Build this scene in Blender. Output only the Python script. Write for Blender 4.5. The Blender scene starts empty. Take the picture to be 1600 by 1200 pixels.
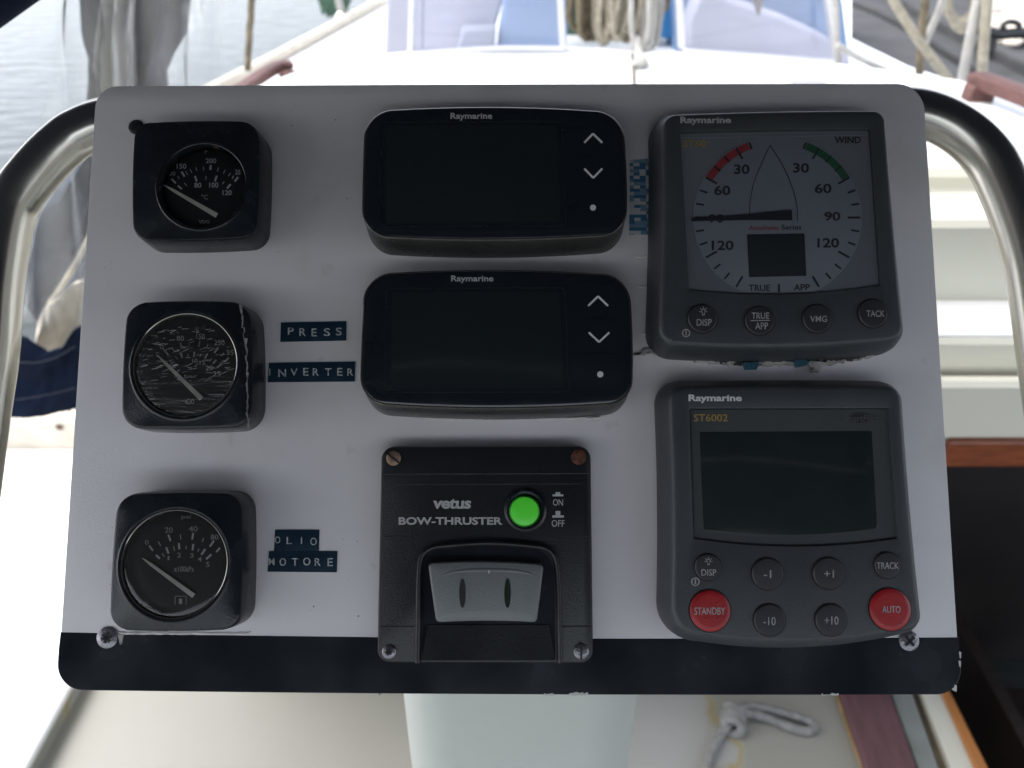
import bpy, math, random
from mathutils import Vector, Matrix, noise
random.seed(7)
scene = bpy.context.scene
COL = scene.collection

# ---------------------------------------------------------------- camera, world, sun, exposure
EYE = Vector((0, 0, 1.1))            # cockpit sole is z = 0
FPX = 1256.0                          # focal length in pixels of a 1600 px wide frame
PITCH = math.radians(35)
RIGHT = Vector((1, 0, 0)); UP = Vector((0, math.sin(PITCH), math.cos(PITCH)))
BACK = Vector((0, -math.cos(PITCH), math.sin(PITCH)))
cam_d = bpy.data.cameras.new('camera'); cam = bpy.data.objects.new('camera', cam_d); COL.objects.link(cam)
cam.matrix_world = Matrix((( RIGHT.x, UP.x, BACK.x, EYE.x), (RIGHT.y, UP.y, BACK.y, EYE.y), (RIGHT.z, UP.z, BACK.z, EYE.z), (0, 0, 0, 1)))
cam_d.sensor_width = 36; cam_d.lens = 36 * FPX / 1600
cam_d.clip_start = 0.01; cam_d.clip_end = 600
cam_d.dof.use_dof = True; cam_d.dof.focus_distance = 0.365; cam_d.dof.aperture_fstop = 10
scene.camera = cam

SUN_EL, SUN_AZ = math.radians(60), math.radians(-84)     # azimuth measured from the bow (+y) towards starboard
world = bpy.data.worlds.new("World"); scene.world = world; world.use_nodes = True
wn = world.node_tree.nodes; wl = world.node_tree.links
sky = wn.new('ShaderNodeTexSky'); sky.sky_type = 'NISHITA'; sky.sun_disc = False
sky.sun_elevation = SUN_EL; sky.sun_rotation = SUN_AZ
sky.air_density = .8; sky.dust_density = 2.0; sky.ozone_density = .6
hs = wn.new('ShaderNodeHueSaturation'); hs.inputs['Saturation'].default_value = .42     # hazy, nearly overcast sky
wl.new(sky.outputs[0], hs.inputs['Color']); wl.new(hs.outputs[0], wn['Background'].inputs[0]); wn['Background'].inputs[1].default_value = 0.15
sun_d = bpy.data.lights.new('sun', 'SUN'); sun = bpy.data.objects.new('sun', sun_d); COL.objects.link(sun)
sun_d.energy = .6; sun_d.angle = math.radians(50); sun_d.color = (1, .965, .91)
sdir = Vector((math.sin(SUN_AZ) * math.cos(SUN_EL), math.cos(SUN_AZ) * math.cos(SUN_EL), math.sin(SUN_EL)))
sun.rotation_euler = sdir.to_track_quat('Z', 'Y').to_euler()
vs = scene.view_settings; vs.view_transform = 'Standard'; vs.look = 'None'; vs.gamma = 1; vs.use_curve_mapping = False
vs.exposure = 1.98
CANF, CANB = .88, .24             # front edge of the canopy; height of its aft edge above the eye
scene.cycles.use_denoising = True
scene.cycles.transparent_max_bounces = 16

# ---------------------------------------------------------------- geometry of the place
def ray(px, py):
    return RIGHT * ((px - 800) / FPX) + UP * (-(py - 600) / FPX) - BACK
def at_z(px, py, z):                  # point at height z (world)
    d = ray(px, py); return EYE + d * ((z - EYE.z) / d.z)
def at_y(px, py, y):
    d = ray(px, py); return EYE + d * ((y - EYE.y) / d.y)

PD, PA = 0.375, math.radians(7.3)     # distance and lean of the instrument panel
PV = UP * math.cos(PA) - BACK * math.sin(PA)
PN = UP * math.sin(PA) + BACK * math.cos(PA)
PC = EYE - BACK * PD
def LP(px, py, w=0.0):                # pixel -> (u, v) on the panel at height w above its face
    d = ray(px, py); t = ((PC - EYE).dot(PN) + w) / d.dot(PN)
    P = EYE + d * t - PC
    return P.dot(RIGHT), P.dot(PV)
def panel_mat(u, v, w=0.0):
    o = PC + RIGHT * u + PV * v + PN * w
    return Matrix(((RIGHT.x, PV.x, PN.x, o.x), (RIGHT.y, PV.y, PN.y, o.y), (RIGHT.z, PV.z, PN.z, o.z), (0, 0, 0, 1)))

# ---------------------------------------------------------------- materials
def mat(name, color, rough=.5, metal=0, spec=.5, bump=0, bscale=300, cvar=0, cscale=20, coat=0, emis=None, estr=0, stretch=None, rvar=0, detail=3):
    m = bpy.data.materials.new(name); m.use_nodes = True
    nt = m.node_tree; N = nt.nodes; L = nt.links; b = N['Principled BSDF']
    c = (*color, 1)
    b.inputs['Base Color'].default_value = c; b.inputs['Roughness'].default_value = rough
    b.inputs['Metallic'].default_value = metal; b.inputs['Specular IOR Level'].default_value = spec
    b.inputs['Coat Weight'].default_value = coat; b.inputs['Coat Roughness'].default_value = .08
    tc = N.new('ShaderNodeTexCoord'); src = tc.outputs['Object']
    if stretch:
        mp = N.new('ShaderNodeMapping'); mp.inputs['Scale'].default_value = stretch
        L.new(src, mp.inputs[0]); src = mp.outputs[0]
    if cvar or rvar:
        n = N.new('ShaderNodeTexNoise'); n.inputs['Scale'].default_value = cscale; n.inputs['Detail'].default_value = detail
        L.new(src, n.inputs['Vector'])
        if cvar:
            r = N.new('ShaderNodeMapRange'); r.inputs['From Min'].default_value = .3; r.inputs['From Max'].default_value = .7
            r.inputs['To Min'].default_value = 1 - cvar; r.inputs['To Max'].default_value = 1 + cvar
            L.new(n.outputs[0], r.inputs[0])
            mx = N.new('ShaderNodeMix'); mx.data_type = 'RGBA'; mx.blend_type = 'MULTIPLY'; mx.inputs[0].default_value = 1
            mx.inputs[6].default_value = c; L.new(r.outputs[0], mx.inputs[7]); L.new(mx.outputs[2], b.inputs['Base Color'])
        if rvar:
            r2 = N.new('ShaderNodeMapRange'); r2.inputs['From Min'].default_value = .3; r2.inputs['From Max'].default_value = .7
            r2.inputs['To Min'].default_value = max(rough - rvar, .02); r2.inputs['To Max'].default_value = rough + rvar
            L.new(n.outputs[0], r2.inputs[0]); L.new(r2.outputs[0], b.inputs['Roughness'])
    if bump:
        n = N.new('ShaderNodeTexNoise'); n.inputs['Scale'].default_value = bscale; n.inputs['Detail'].default_value = detail
        L.new(src, n.inputs['Vector'])
        bp = N.new('ShaderNodeBump'); bp.inputs['Strength'].default_value = bump; bp.inputs['Distance'].default_value = .001
        L.new(n.outputs[0], bp.inputs['Height']); L.new(bp.outputs[0], b.inputs['Normal'])
    if emis:
        b.inputs['Emission Color'].default_value = (*emis, 1); b.inputs['Emission Strength'].default_value = estr
    return m

def stain_mat(m, specks, col, scale, thr, soft=.05, amt=1.0):
    """mix a stain colour into an existing material where a noise is above a threshold (dirt, wear)"""
    nt = m.node_tree; N = nt.nodes; L = nt.links; b = N['Principled BSDF']
    tc = N.new('ShaderNodeTexCoord'); n = N.new('ShaderNodeTexNoise'); n.inputs['Scale'].default_value = scale; n.inputs['Detail'].default_value = specks
    n.noise_dimensions = '4D'; n.inputs['W'].default_value = scale * .37
    L.new(tc.outputs['Object'], n.inputs['Vector'])
    r = N.new('ShaderNodeMapRange'); r.inputs['From Min'].default_value = thr; r.inputs['From Max'].default_value = thr + soft
    r.inputs['To Max'].default_value = amt
    L.new(n.outputs[0], r.inputs[0])
    mx = N.new('ShaderNodeMix'); mx.data_type = 'RGBA'
    L.new(r.outputs[0], mx.inputs[0]); mx.inputs[7].default_value = (*col, 1)
    bc = b.inputs['Base Color']
    if bc.is_linked: L.new(bc.links[0].from_socket, mx.inputs[6])
    else: mx.inputs[6].default_value = bc.default_value
    L.new(mx.outputs[2], bc)
    return m

def film_mat(name, base_fac, milk, rough, tint=(1, 1, 1), bump=0, bscale=30, stretch=None, milkcol=(.8, .8, .8), ior=1.45, bdist=.002, detail=4):
    """clear sheet: transparent, mirror-like at grazing angles, slightly milky"""
    m = bpy.data.materials.new(name); m.use_nodes = True
    nt = m.node_tree; N = nt.nodes; L = nt.links; N.clear()
    out = N.new('ShaderNodeOutputMaterial'); tr = N.new('ShaderNodeBsdfTransparent'); tr.inputs[0].default_value = (*tint, 1)
    gl = N.new('ShaderNodeBsdfGlossy'); gl.inputs['Roughness'].default_value = rough
    df = N.new('ShaderNodeBsdfTranslucent'); df.inputs[0].default_value = (*milkcol, 1)
    d2 = N.new('ShaderNodeBsdfDiffuse'); d2.inputs[0].default_value = (*milkcol, 1)
    fr = N.new('ShaderNodeFresnel'); fr.inputs[0].default_value = ior
    ad = N.new('ShaderNodeMath'); ad.operation = 'ADD'; ad.inputs[1].default_value = base_fac; ad.use_clamp = True
    L.new(fr.outputs[0], ad.inputs[0])
    m0 = N.new('ShaderNodeMixShader'); m0.inputs[0].default_value = .5; L.new(df.outputs[0], m0.inputs[1]); L.new(d2.outputs[0], m0.inputs[2])
    m1 = N.new('ShaderNodeMixShader'); m1.inputs[0].default_value = milk; L.new(tr.outputs[0], m1.inputs[1]); L.new(m0.outputs[0], m1.inputs[2])
    m2 = N.new('ShaderNodeMixShader'); L.new(ad.outputs[0], m2.inputs[0]); L.new(m1.outputs[0], m2.inputs[1]); L.new(gl.outputs[0], m2.inputs[2])
    L.new(m2.outputs[0], out.inputs[0])
    if bump:
        tc = N.new('ShaderNodeTexCoord'); mp = N.new('ShaderNodeMapping'); mp.inputs['Scale'].default_value = stretch or (1, 1, 1)
        L.new(tc.outputs['Object'], mp.inputs[0])
        n = N.new('ShaderNodeTexNoise'); n.inputs['Scale'].default_value = bscale; n.inputs['Detail'].default_value = detail
        L.new(mp.outputs[0], n.inputs['Vector'])
        bp = N.new('ShaderNodeBump'); bp.inputs['Strength'].default_value = bump; bp.inputs['Distance'].default_value = bdist
        L.new(n.outputs[0], bp.inputs['Height']); L.new(bp.outputs[0], gl.inputs['Normal']); L.new(bp.outputs[0], fr.inputs['Normal'])
    return m

M = {}
M['panel'] = mat('panel_white', (.62, .60, .615), .38, bump=.08, bscale=900, cvar=.04, cscale=14, rvar=.06)
stain_mat(M['panel'], 3, (.10, .095, .09), 330, .76, .02, .7)
stain_mat(M['panel'], 4, (.50, .48, .44), 16, .58, .12, .5)
stain_mat(M['panel'], 6, (.60, .585, .57), 6, .47, .22, .75)
stain_mat(M['panel'], 5, (.46, .44, .42), 75, .66, .05, .35)
M['band'] = mat('band_black', (.014, .017, .022), .22, bump=.05, bscale=700, cvar=.2, cscale=30, rvar=.08)
M['case'] = mat('case_grey', (.042, .047, .053), .42, bump=.25, bscale=1800, cvar=.07, cscale=40, rvar=.05)
M['black'] = mat('gauge_black', (.011, .014, .018), .24, spec=.35, bump=.12, bscale=1500, cvar=.15, cscale=60, rvar=.08)
M['glossblack'] = mat('gloss_black', (.010, .014, .019), .16, cvar=.05, cscale=60, rvar=.05)
M['screen'] = mat('screen_dark', (.014, .019, .022), .12, cvar=.04, cscale=90)
M['trim'] = mat('trim_metal', (.32, .30, .28), .3, metal=.9, cvar=.1, cscale=80)
M['rubber'] = mat('button_rubber', (.022, .024, .028), .45, bump=.15, bscale=1800, cvar=.12, cscale=120)
M['red'] = mat('button_red', (.33, .014, .018), .4, bump=.15, bscale=1500, cvar=.12, cscale=120)
M['groove'] = mat('groove_dark', (.006, .007, .008), .6, cvar=.1, cscale=100)
M['ink_white'] = mat('ink_white', (.62, .62, .62), .5, cvar=.1, cscale=300)
M['ink_pale'] = mat('ink_pale', (.34, .345, .35), .5, cvar=.25, cscale=500)
M['ink_grey'] = mat('ink_grey', (.40, .405, .41), .5, cvar=.08, cscale=500)
M['dial_ink'] = mat('dial_ink', (.72, .72, .72), .5)
M['dial_ink_dim'] = mat('dial_ink_dim', (.44, .44, .42), .5, cvar=.2, cscale=500)
M['ink_dim'] = mat('ink_dim', (.20, .20, .19), .5, cvar=.4, cscale=700)
M['ink_dark'] = mat('ink_dark', (.012, .013, .016), .5, cvar=.1, cscale=300)
M['gold'] = mat('ink_gold', (.34, .23, .06), .5, cvar=.12, cscale=400)
M['dial_grey'] = mat('dial_grey', (.19, .205, .235), .5, cvar=.05, cscale=30, bump=.03, bscale=500)
M['dial_rim'] = mat('dial_rim', (.155, .168, .184), .5, cvar=.05, cscale=30)
M['scale_red'] = mat('scale_red', (.26, .022, .026), .5, cvar=.1, cscale=200)
M['scale_green'] = mat('scale_green', (.016, .085, .036), .5, cvar=.1, cscale=200)
M['needle'] = mat('needle_white', (.80, .77, .68), .4, cvar=.1, cscale=200)
M['needle_dark'] = mat('needle_dark', (.012, .014, .018), .4, cvar=.1, cscale=200)
M['paddle'] = mat('paddle_grey', (.165, .175, .18), .38, bump=.2, bscale=1500, cvar=.06, cscale=60)
M['green'] = mat('lamp_green', (.08, .46, .04), .35, emis=(.07, .72, .03), estr=.055, cvar=.1, cscale=100)
M['steel'] = mat('stainless', (.50, .475, .43), .22, metal=1, bump=.03, bscale=60, cvar=.06, cscale=9, rvar=.05)
M['screw'] = mat('screw_steel', (.24, .235, .25), .35, metal=.85, bump=.3, bscale=900, cvar=.25, cscale=300)
M['rust'] = mat('screw_rust', (.10, .033, .016), .75, metal=.2, bump=.5, bscale=1200, cvar=.5, cscale=500)
M['screw_black'] = mat('screw_black', (.02, .02, .022), .4, bump=.2, bscale=900, cvar=.2, cscale=300)
M['tape'] = mat('tape_navy', (.010, .028, .050), .35, bump=.15, bscale=500, cvar=.25, cscale=120)
M['emboss'] = mat('emboss_white', (.42, .44, .44), .6, cvar=.45, cscale=900, detail=5)
M['sealant'] = mat('sealant', (.34, .33, .31), .6, bump=.8, bscale=300, cvar=.35, cscale=140)
stain_mat(M['sealant'], 5, (.03, .03, .028), 260, .56, .06)
M['smear'] = mat('smear', (.58, .565, .555), .45, bump=.9, bscale=260, cvar=.18, cscale=120, stretch=(1, 3, 1))
M['seal_dark'] = mat('sealant_dark', (.03, .03, .03), .6, bump=.8, bscale=300, cvar=.4, cscale=140)
M['seal_blue'] = mat('sealant_blue', (.03, .10, .14), .35, bump=.8, bscale=300, cvar=.5, cscale=140)
M['gel_white'] = mat('gelcoat_white', (.80, .80, .79), .3, bump=.15, bscale=40, cvar=.03, cscale=3, rvar=.08)
M['gel_cream'] = mat('gelcoat_cream', (.30, .29, .25), .4, bump=.25, bscale=60, cvar=.05, cscale=3, rvar=.08)
stain_mat(M['gel_cream'], 6, (.27, .25, .18), 5, .62, .15, .4)
M['gel_step'] = mat('gelcoat_step', (.64, .62, .52), .4, bump=.15, bscale=60, cvar=.05, cscale=3, rvar=.08)
M['ped'] = mat('pedestal_white', (.50, .53, .49), .33, bump=.12, bscale=50, cvar=.04, cscale=6, rvar=.05)
M['teak'] = mat('teak', (.105, .045, .038), .6, bump=.6, bscale=120, cvar=.25, cscale=20, stretch=(6, 1, 6))
M['mauve'] = mat('mauve_board', (.12, .058, .064), .55, bump=.6, bscale=60, cvar=.22, cscale=18, stretch=(5, 1, 5), detail=6)
M['oak'] = mat('varnished_wood', (.42, .17, .05), .35, bump=.3, bscale=60, cvar=.2, cscale=24, stretch=(8, 1, 8))
M['redwood'] = mat('varnished_mahogany', (.20, .055, .022), .3, bump=.3, bscale=60, cvar=.3, cscale=24, stretch=(1, 8, 8))
M['strip_grey'] = mat('strip_grey', (.22, .235, .215), .55, bump=.3, bscale=80, cvar=.12, cscale=16)
stain_mat(M['strip_grey'], 4, (.1, .1, .09), 60, .68, .05)
M['strip_brown'] = mat('strip_brown', (.13, .10, .065), .65, bump=.5, bscale=80, cvar=.3, cscale=26)
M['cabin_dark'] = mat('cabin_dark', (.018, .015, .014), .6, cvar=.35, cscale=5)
M['navy'] = mat('canvas_navy', (.006, .011, .026), .9, spec=.08, bump=.8, bscale=900, cvar=.25, cscale=20)
M['canopy'] = mat('canopy_navy', (.009, .014, .028), .9, bump=.5, bscale=500, cvar=.2, cscale=4)
M['ecru'] = mat('canvas_ecru', (.66, .60, .50), .85, bump=.8, bscale=700, cvar=.12, cscale=30)
M['thread'] = mat('thread', (.72, .68, .6), .8, cvar=.1, cscale=90)
M['rope'] = mat('rope_cream', (.36, .325, .25), .85, bump=1, bscale=900, cvar=.25, cscale=60)
M['rope_grey'] = mat('rope_grey', (.26, .255, .245), .85, bump=1, bscale=1200, cvar=.2, cscale=90)
M['rope_brown'] = mat('rope_brown', (.17, .14, .09), .85, bump=1, bscale=900, cvar=.4, cscale=50)
M['rope_white'] = mat('rope_white', (.46, .445, .41), .85, bump=1, bscale=900, cvar=.15, cscale=50)
M['tarp_blue'] = mat('tarp_blue', (.03, .19, .42), .5, bump=.5, bscale=60, cvar=.12, cscale=9)
M['tarp_pale'] = mat('tarp_pale', (.17, .27, .44), .6, bump=.5, bscale=40, cvar=.12, cscale=7)
M['grey_box'] = mat('grey_plastic', (.28, .30, .36), .5, bump=.2, bscale=60, cvar=.06, cscale=9)
M['pale_lav'] = mat('pale_canvas', (.40, .40, .46), .7, bump=.4, bscale=40, cvar=.06, cscale=6)
M['concrete'] = mat('concrete', (.05, .05, .051), .85, bump=1, bscale=30, cvar=.25, cscale=7, detail=8)
stain_mat(M['concrete'], 6, (.03, .03, .03), 9, .56, .12, .8)
M['black_plastic'] = mat('black_plastic', (.015, .015, .017), .5, cvar=.2, cscale=40)
M['net'] = mat('net_green', (.05, .11, .07), .8, bump=1, bscale=200, cvar=.5, cscale=60)
M['chip'] = mat('chip_white', (.55, .55, .53), .6, cvar=.1, cscale=400)
M['frame_white'] = mat('frame_white', (.70, .70, .72), .4, cvar=.04, cscale=20)
M['glass_dial'] = film_mat('dial_glass', .0, .012, .05, milkcol=(.6, .58, .5))
M['glass_sheen'] = film_mat('dial_glass_sheen', .0, .075, .10, milkcol=(.42, .40, .34), bump=.08, bscale=60)  # grey milk layer paints a reflection into the glass
M['glass_scratched'] = film_mat('dial_glass_scratched', .02, .075, .12, milkcol=(.42, .40, .36), bump=1.0, bscale=150, stretch=(.25, 2.2, 1), bdist=.0012, detail=6)  # bump gives the scratches; the grey milk is a painted reflection
M['pane'] = film_mat('window_pane', .02, .10, .03, tint=(.96, .97, 1), milkcol=(.75, .78, .88))
M['vinyl'] = film_mat('clear_vinyl', .0, .13, .12, ior=1.36, tint=(.93, .94, .95), milkcol=(.80, .79, .74), bump=.6, bscale=9, stretch=(3, 1, .8), bdist=.02)

# worn / chipped wind-plate with blue print remains
def sticker_mat():
    m = mat('sticker_blue', (.05, .2, .38), .5)
    nt = m.node_tree; N = nt.nodes; L = nt.links; b = N['Principled BSDF']
    tc = N.new('ShaderNodeTexCoord'); mp = N.new('ShaderNodeMapping'); mp.inputs['Scale'].default_value = (340, 620, 1)
    L.new(tc.outputs['Object'], mp.inputs[0])
    v = N.new('ShaderNodeTexNoise'); v.inputs['Scale'].default_value = 1.1; v.inputs['Detail'].default_value = 2
    sn = N.new('ShaderNodeVectorMath'); sn.operation = 'FLOOR'; L.new(mp.outputs[0], sn.inputs[0]); L.new(sn.outputs[0], v.inputs['Vector'])
    r = N.new('ShaderNodeValToRGB'); r.color_ramp.interpolation = 'CONSTANT'
    e = r.color_ramp.elements; e[0].color = (.03, .11, .20, 1); e[1].position = .53; e[1].color = (.42, .42, .43, 1)
    k = e.new(.47); k.color = (.13, .21, .28, 1)
    L.new(v.outputs[0], r.inputs[0]); L.new(r.outputs[0], b.inputs['Base Color'])
    return m
M['sticker'] = sticker_mat()

# ---------------------------------------------------------------- object helpers
def link(o, parent=None):
    COL.objects.link(o)
    if parent: o.parent = parent
    return o
def tag(o, label=None, cat=None, group=None, kind=None):
    if label: o['label'] = label
    if cat: o['category'] = cat
    if group: o['group'] = group
    if kind: o['kind'] = kind
    return o
def mesh_obj(name, verts, faces, m, parent=None, smooth=True, angle=35):
    me = bpy.data.meshes.new(name); me.from_pydata([tuple(v) for v in verts], [], faces); me.validate(); me.update()
    import bmesh
    bm = bmesh.new(); bm.from_mesh(me); bmesh.ops.recalc_face_normals(bm, faces=bm.faces); bm.to_mesh(me); bm.free()
    me.materials.append(M[m] if isinstance(m, str) else m)
    if smooth:
        me.polygons.foreach_set('use_smooth', [True] * len(me.polygons)); me.set_sharp_from_angle(angle=math.radians(angle))
    return link(bpy.data.objects.new(name, me), parent)
def empty(name, label, cat, mw=None, group=None):
    o = bpy.data.objects.new(name, None); o.empty_display_size = .02; COL.objects.link(o)
    if mw is not None: o.matrix_world = mw
    return tag(o, label, cat, group)
def loft(rings, cap0=True, cap1=True, closed=False):
    V = []; F = []; n = len(rings[0])
    for r in rings: V += [tuple(p) for p in r]
    k = len(rings)
    for i in range(k if closed else k - 1):
        a = i * n; b = ((i + 1) % k) * n
        for j in range(n): F.append((a + j, a + (j + 1) % n, b + (j + 1) % n, b + j))
    if not closed:
        if cap0: F.append(tuple(range(n))[::-1])
        if cap1: F.append(tuple(range((k - 1) * n, k * n)))
    return V, F
def join(parts):
    V = []; F = []
    for v, f in parts:
        o = len(V); V += list(v); F += [tuple(i + o for i in x) for x in f]
    return V, F
def rquad(c, r, bulge=(0, 0, 0, 0), n=8, m=8):
    """rounded quadrilateral; corners c (tl, tr, br, bl) in pixels, radii r, bulge = (top, right, bottom, left)"""
    c = [Vector(p) for p in c]
    if not hasattr(r, '__len__'): r = [r] * 4
    P = []
    for i in range(4):
        p = c[i]; a = (c[i - 1] - p).normalized(); b = (c[(i + 1) % 4] - p).normalized()
        s = p + a * r[i]; e = p + b * r[i]; c1 = s + (p - s) * .55; c2 = e + (p - e) * .55
        for k in range(n + 1):
            t = k / n; q = s * (1 - t) ** 3 + c1 * 3 * t * (1 - t) ** 2 + c2 * 3 * t * t * (1 - t) + e * t ** 3; P.append(q)
        nx = c[(i + 1) % 4]; e2 = nx + (p - nx).normalized() * r[(i + 1) % 4]
        d = (nx - p).normalized(); nrm = Vector((d.y, -d.x))
        for k in range(1, m):
            t = k / m; P.append(e.lerp(e2, t) + nrm * bulge[i] * (4 * t * (1 - t)))
    # spread the bulge over the corners softly
    return [(p.x, p.y) for p in P]
def inset2(pts, d):
    n = len(pts); out = []
    area = sum(pts[i][0] * pts[(i + 1) % n][1] - pts[(i + 1) % n][0] * pts[i][1] for i in range(n))
    s = 1 if area > 0 else -1
    for i in range(n):
        a = Vector(pts[i - 2]); b = Vector(pts[(i + 2) % n]); t = (b - a)
        if t.length < 1e-9: t = Vector((1, 0))
        t.normalize(); nn = Vector((-t.y, t.x)) * s
        out.append((pts[i][0] + nn.x * d, pts[i][1] + nn.y * d))
    return out
def to_uv(pts, w, o=(0, 0)):
    return [tuple(a - b for a, b in zip(LP(x, y, w), o)) for x, y in pts]
def ring(uv, w): return [(u, v, w) for u, v in uv]
def circ_like(uv, c, r):
    out = []
    for u, v in uv:
        a = math.atan2(v - c[1], u - c[0]); out.append((c[0] + r * math.cos(a), c[1] + r * math.sin(a)))
    return out
def disc_rings(c, prof, n=40, ex=1.0):
    """revolved profile [(r, w), ...] round centre c"""
    return [[(c[0] + r * ex * math.cos(2 * math.pi * k / n), c[1] + r * math.sin(2 * math.pi * k / n), w) for k in range(n)] for r, w in prof]

class Inst:
    """one thing mounted on the panel, in panel coordinates relative to its own centre"""
    def __init__(s, name, label, cat, cpx, w=0, group=None):
        s.o = LP(cpx[0], cpx[1], w); s.e = empty(name, label, cat, panel_mat(*s.o), group)
    def uv(s, px, py, w): return tuple(a - b for a, b in zip(LP(px, py, w), s.o))
    def pts(s, pts, w): return to_uv(pts, w, s.o)
    def mesh(s, name, VF, m, parent=None, angle=35):
        return mesh_obj(name, VF[0], VF[1], m, parent or s.e, angle=angle)
    def plate(s, name, pts, w0, w1, m, bevel=.0003, parent=None):
        f = s.pts(pts, w1); b = bevel
        R = [ring(f, w0), ring(f, w1 - b), ring(inset2(f, b * .3), w1 - b * .3), ring(inset2(f, b), w1)]
        return s.mesh(name, loft(R), m, parent)
    def vf_text(s, text, quad, w, off=.0, h=.00012, space=1.0, shear=0):
        cu = bpy.data.curves.new('t', 'FONT'); cu.body = text; cu.size = 1; cu.offset = off; cu.resolution_u = 3; cu.space_character = space; cu.shear = shear
        ob = bpy.data.objects.new('t', cu); me = ob.to_mesh()
        vs_ = [v.co.copy() for v in me.vertices]; fs = [tuple(p.vertices) for p in me.polygons]
        ob.to_mesh_clear(); bpy.data.objects.remove(ob); bpy.data.curves.remove(cu)
        x0 = min(v.x for v in vs_); x1 = max(v.x for v in vs_); y0 = min(v.y for v in vs_); y1 = max(v.y for v in vs_)
        if len(quad) == 2:
            (a, b), (c, d) = quad; quad = [(a, b), (c, b), (c, d), (a, d)]
        Q = [Vector(q) for q in quad]
        V = []
        for v in vs_:
            s_ = (v.x - x0) / (x1 - x0); t = (y1 - v.y) / (y1 - y0)
            p = Q[0].lerp(Q[1], s_).lerp(Q[3].lerp(Q[2], s_), t); u_, v_ = s.uv(p.x, p.y, w)
            V.append((u_, v_, w + h))
        # give the lettering its thickness
        n = len(V); V2 = V + [(a, b, w) for a, b, _ in V]; F = list(fs)
        from collections import Counter
        cnt = Counter()
        for f in fs:
            for i in range(len(f)):
                cnt[tuple(sorted((f[i], f[(i + 1) % len(f)])))] += 1
        for f in fs:
            for i in range(len(f)):
                a, b = f[i], f[(i + 1) % len(f)]
                if cnt[tuple(sorted((a, b)))] == 1: F.append((a, b, b + n, a + n))
        return V2, F
    def text(s, text, quad, w, m, off=.0, parent=None, name='lettering', **k):
        V, F = s.vf_text(text, quad, w, off, **k)
        return mesh_obj(name, V, F, m, parent or s.e, smooth=False)
    def vf_bar(s, a, b, wd, w, h=.00012, wd2=None):
        a = Vector(a); b = Vector(b); d = (b - a).normalized(); n = Vector((-d.y, d.x))
        w2 = wd if wd2 is None else wd2
        q = [a + n * wd / 2, b + n * w2 / 2, b - n * w2 / 2, a - n * wd / 2]
        uv = [s.uv(p.x, p.y, w) for p in q]
        return loft([[(x, y, w) for x, y in uv], [(x, y, w + h) for x, y in uv]])
    def vf_arc(s, c, r0, r1, a0, a1, w, h=.00012, n=24, ex=1.0):
        """annular sector; angles in degrees clockwise from 12 o'clock, pixels"""
        A = [math.radians(a0 + (a1 - a0) * k / n) for k in range(n + 1)]
        o = [(c[0] + r1 * ex * math.sin(a), c[1] - r1 * math.cos(a)) for a in A]; i = [(c[0] + r0 * ex * math.sin(a), c[1] - r0 * math.cos(a)) for a in A]
        O = self_uv = s.pts(o, w); I = s.pts(i, w); V = []; F = []
        for k in range(n + 1): V += [(*O[k], w), (*I[k], w), (*I[k], w + h), (*O[k], w + h)]
        for k in range(n):
            for j in range(4): F.append((4 * k + j, 4 * k + (j + 1) % 4, 4 * k + 4 + (j + 1) % 4, 4 * k + 4 + j))
        return V, F
    def button(s, name, c, r, w, m, h=.0012):
        uvc = s.uv(c[0], c[1], w); k = abs(s.uv(c[0] + r, c[1], w)[0] - uvc[0])
        b = s.mesh(name, loft(disc_rings(uvc, [(k, w - .0002), (k, w + h * .55), (k * .93, w + h * .9), (k * .75, w + h), (k * .3, w + h * 1.02)])), m)
        s.mesh('groove', loft(disc_rings(uvc, [(k * 1.07, w - .0001), (k * 1.07, w + .00008), (k * .98, w + .00009)])), 'groove', b)
        return b

def screw(s, c, r, w, m, kind, ang=0, name='screw', parent=None, label=None):
    """countersunk screw head with a real slot, pozi cross or plain worn face"""
    uvc = s.uv(c[0], c[1], w); k = abs(s.uv(c[0] + r, c[1], w)[0] - uvc[0])
    b = s.mesh(name, loft(disc_rings(uvc, [(k, w - .0003), (k, w + .0004), (k * .85, w + .0008), (k * .4, w + .001)], n=28)), m, parent)
    if label: b['label'] = label
    arms = {'slot': [0], 'cross': [0, 90], 'torx': [0, 60, 120]}.get(kind, [])
    L = {'slot': .98, 'cross': .6, 'torx': .5}.get(kind, 0); W = {'slot': .13, 'cross': .15, 'torx': .15}.get(kind, 0)
    P = []
    for a in arms:
        a = math.radians(a + ang); d = Vector((math.cos(a), math.sin(a))); n = Vector((-d.y, d.x)); c2 = Vector(uvc)
        q = [c2 + d * k * L + n * k * W, c2 - d * k * L + n * k * W, c2 - d * k * L - n * k * W, c2 + d * k * L - n * k * W]
        P.append(loft([[(p.x, p.y, w + .0003) for p in q], [(p.x, p.y, w + .00112) for p in q]]))
    if P: s.mesh('recess', join(P), 'groove', b)
    return b

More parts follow.
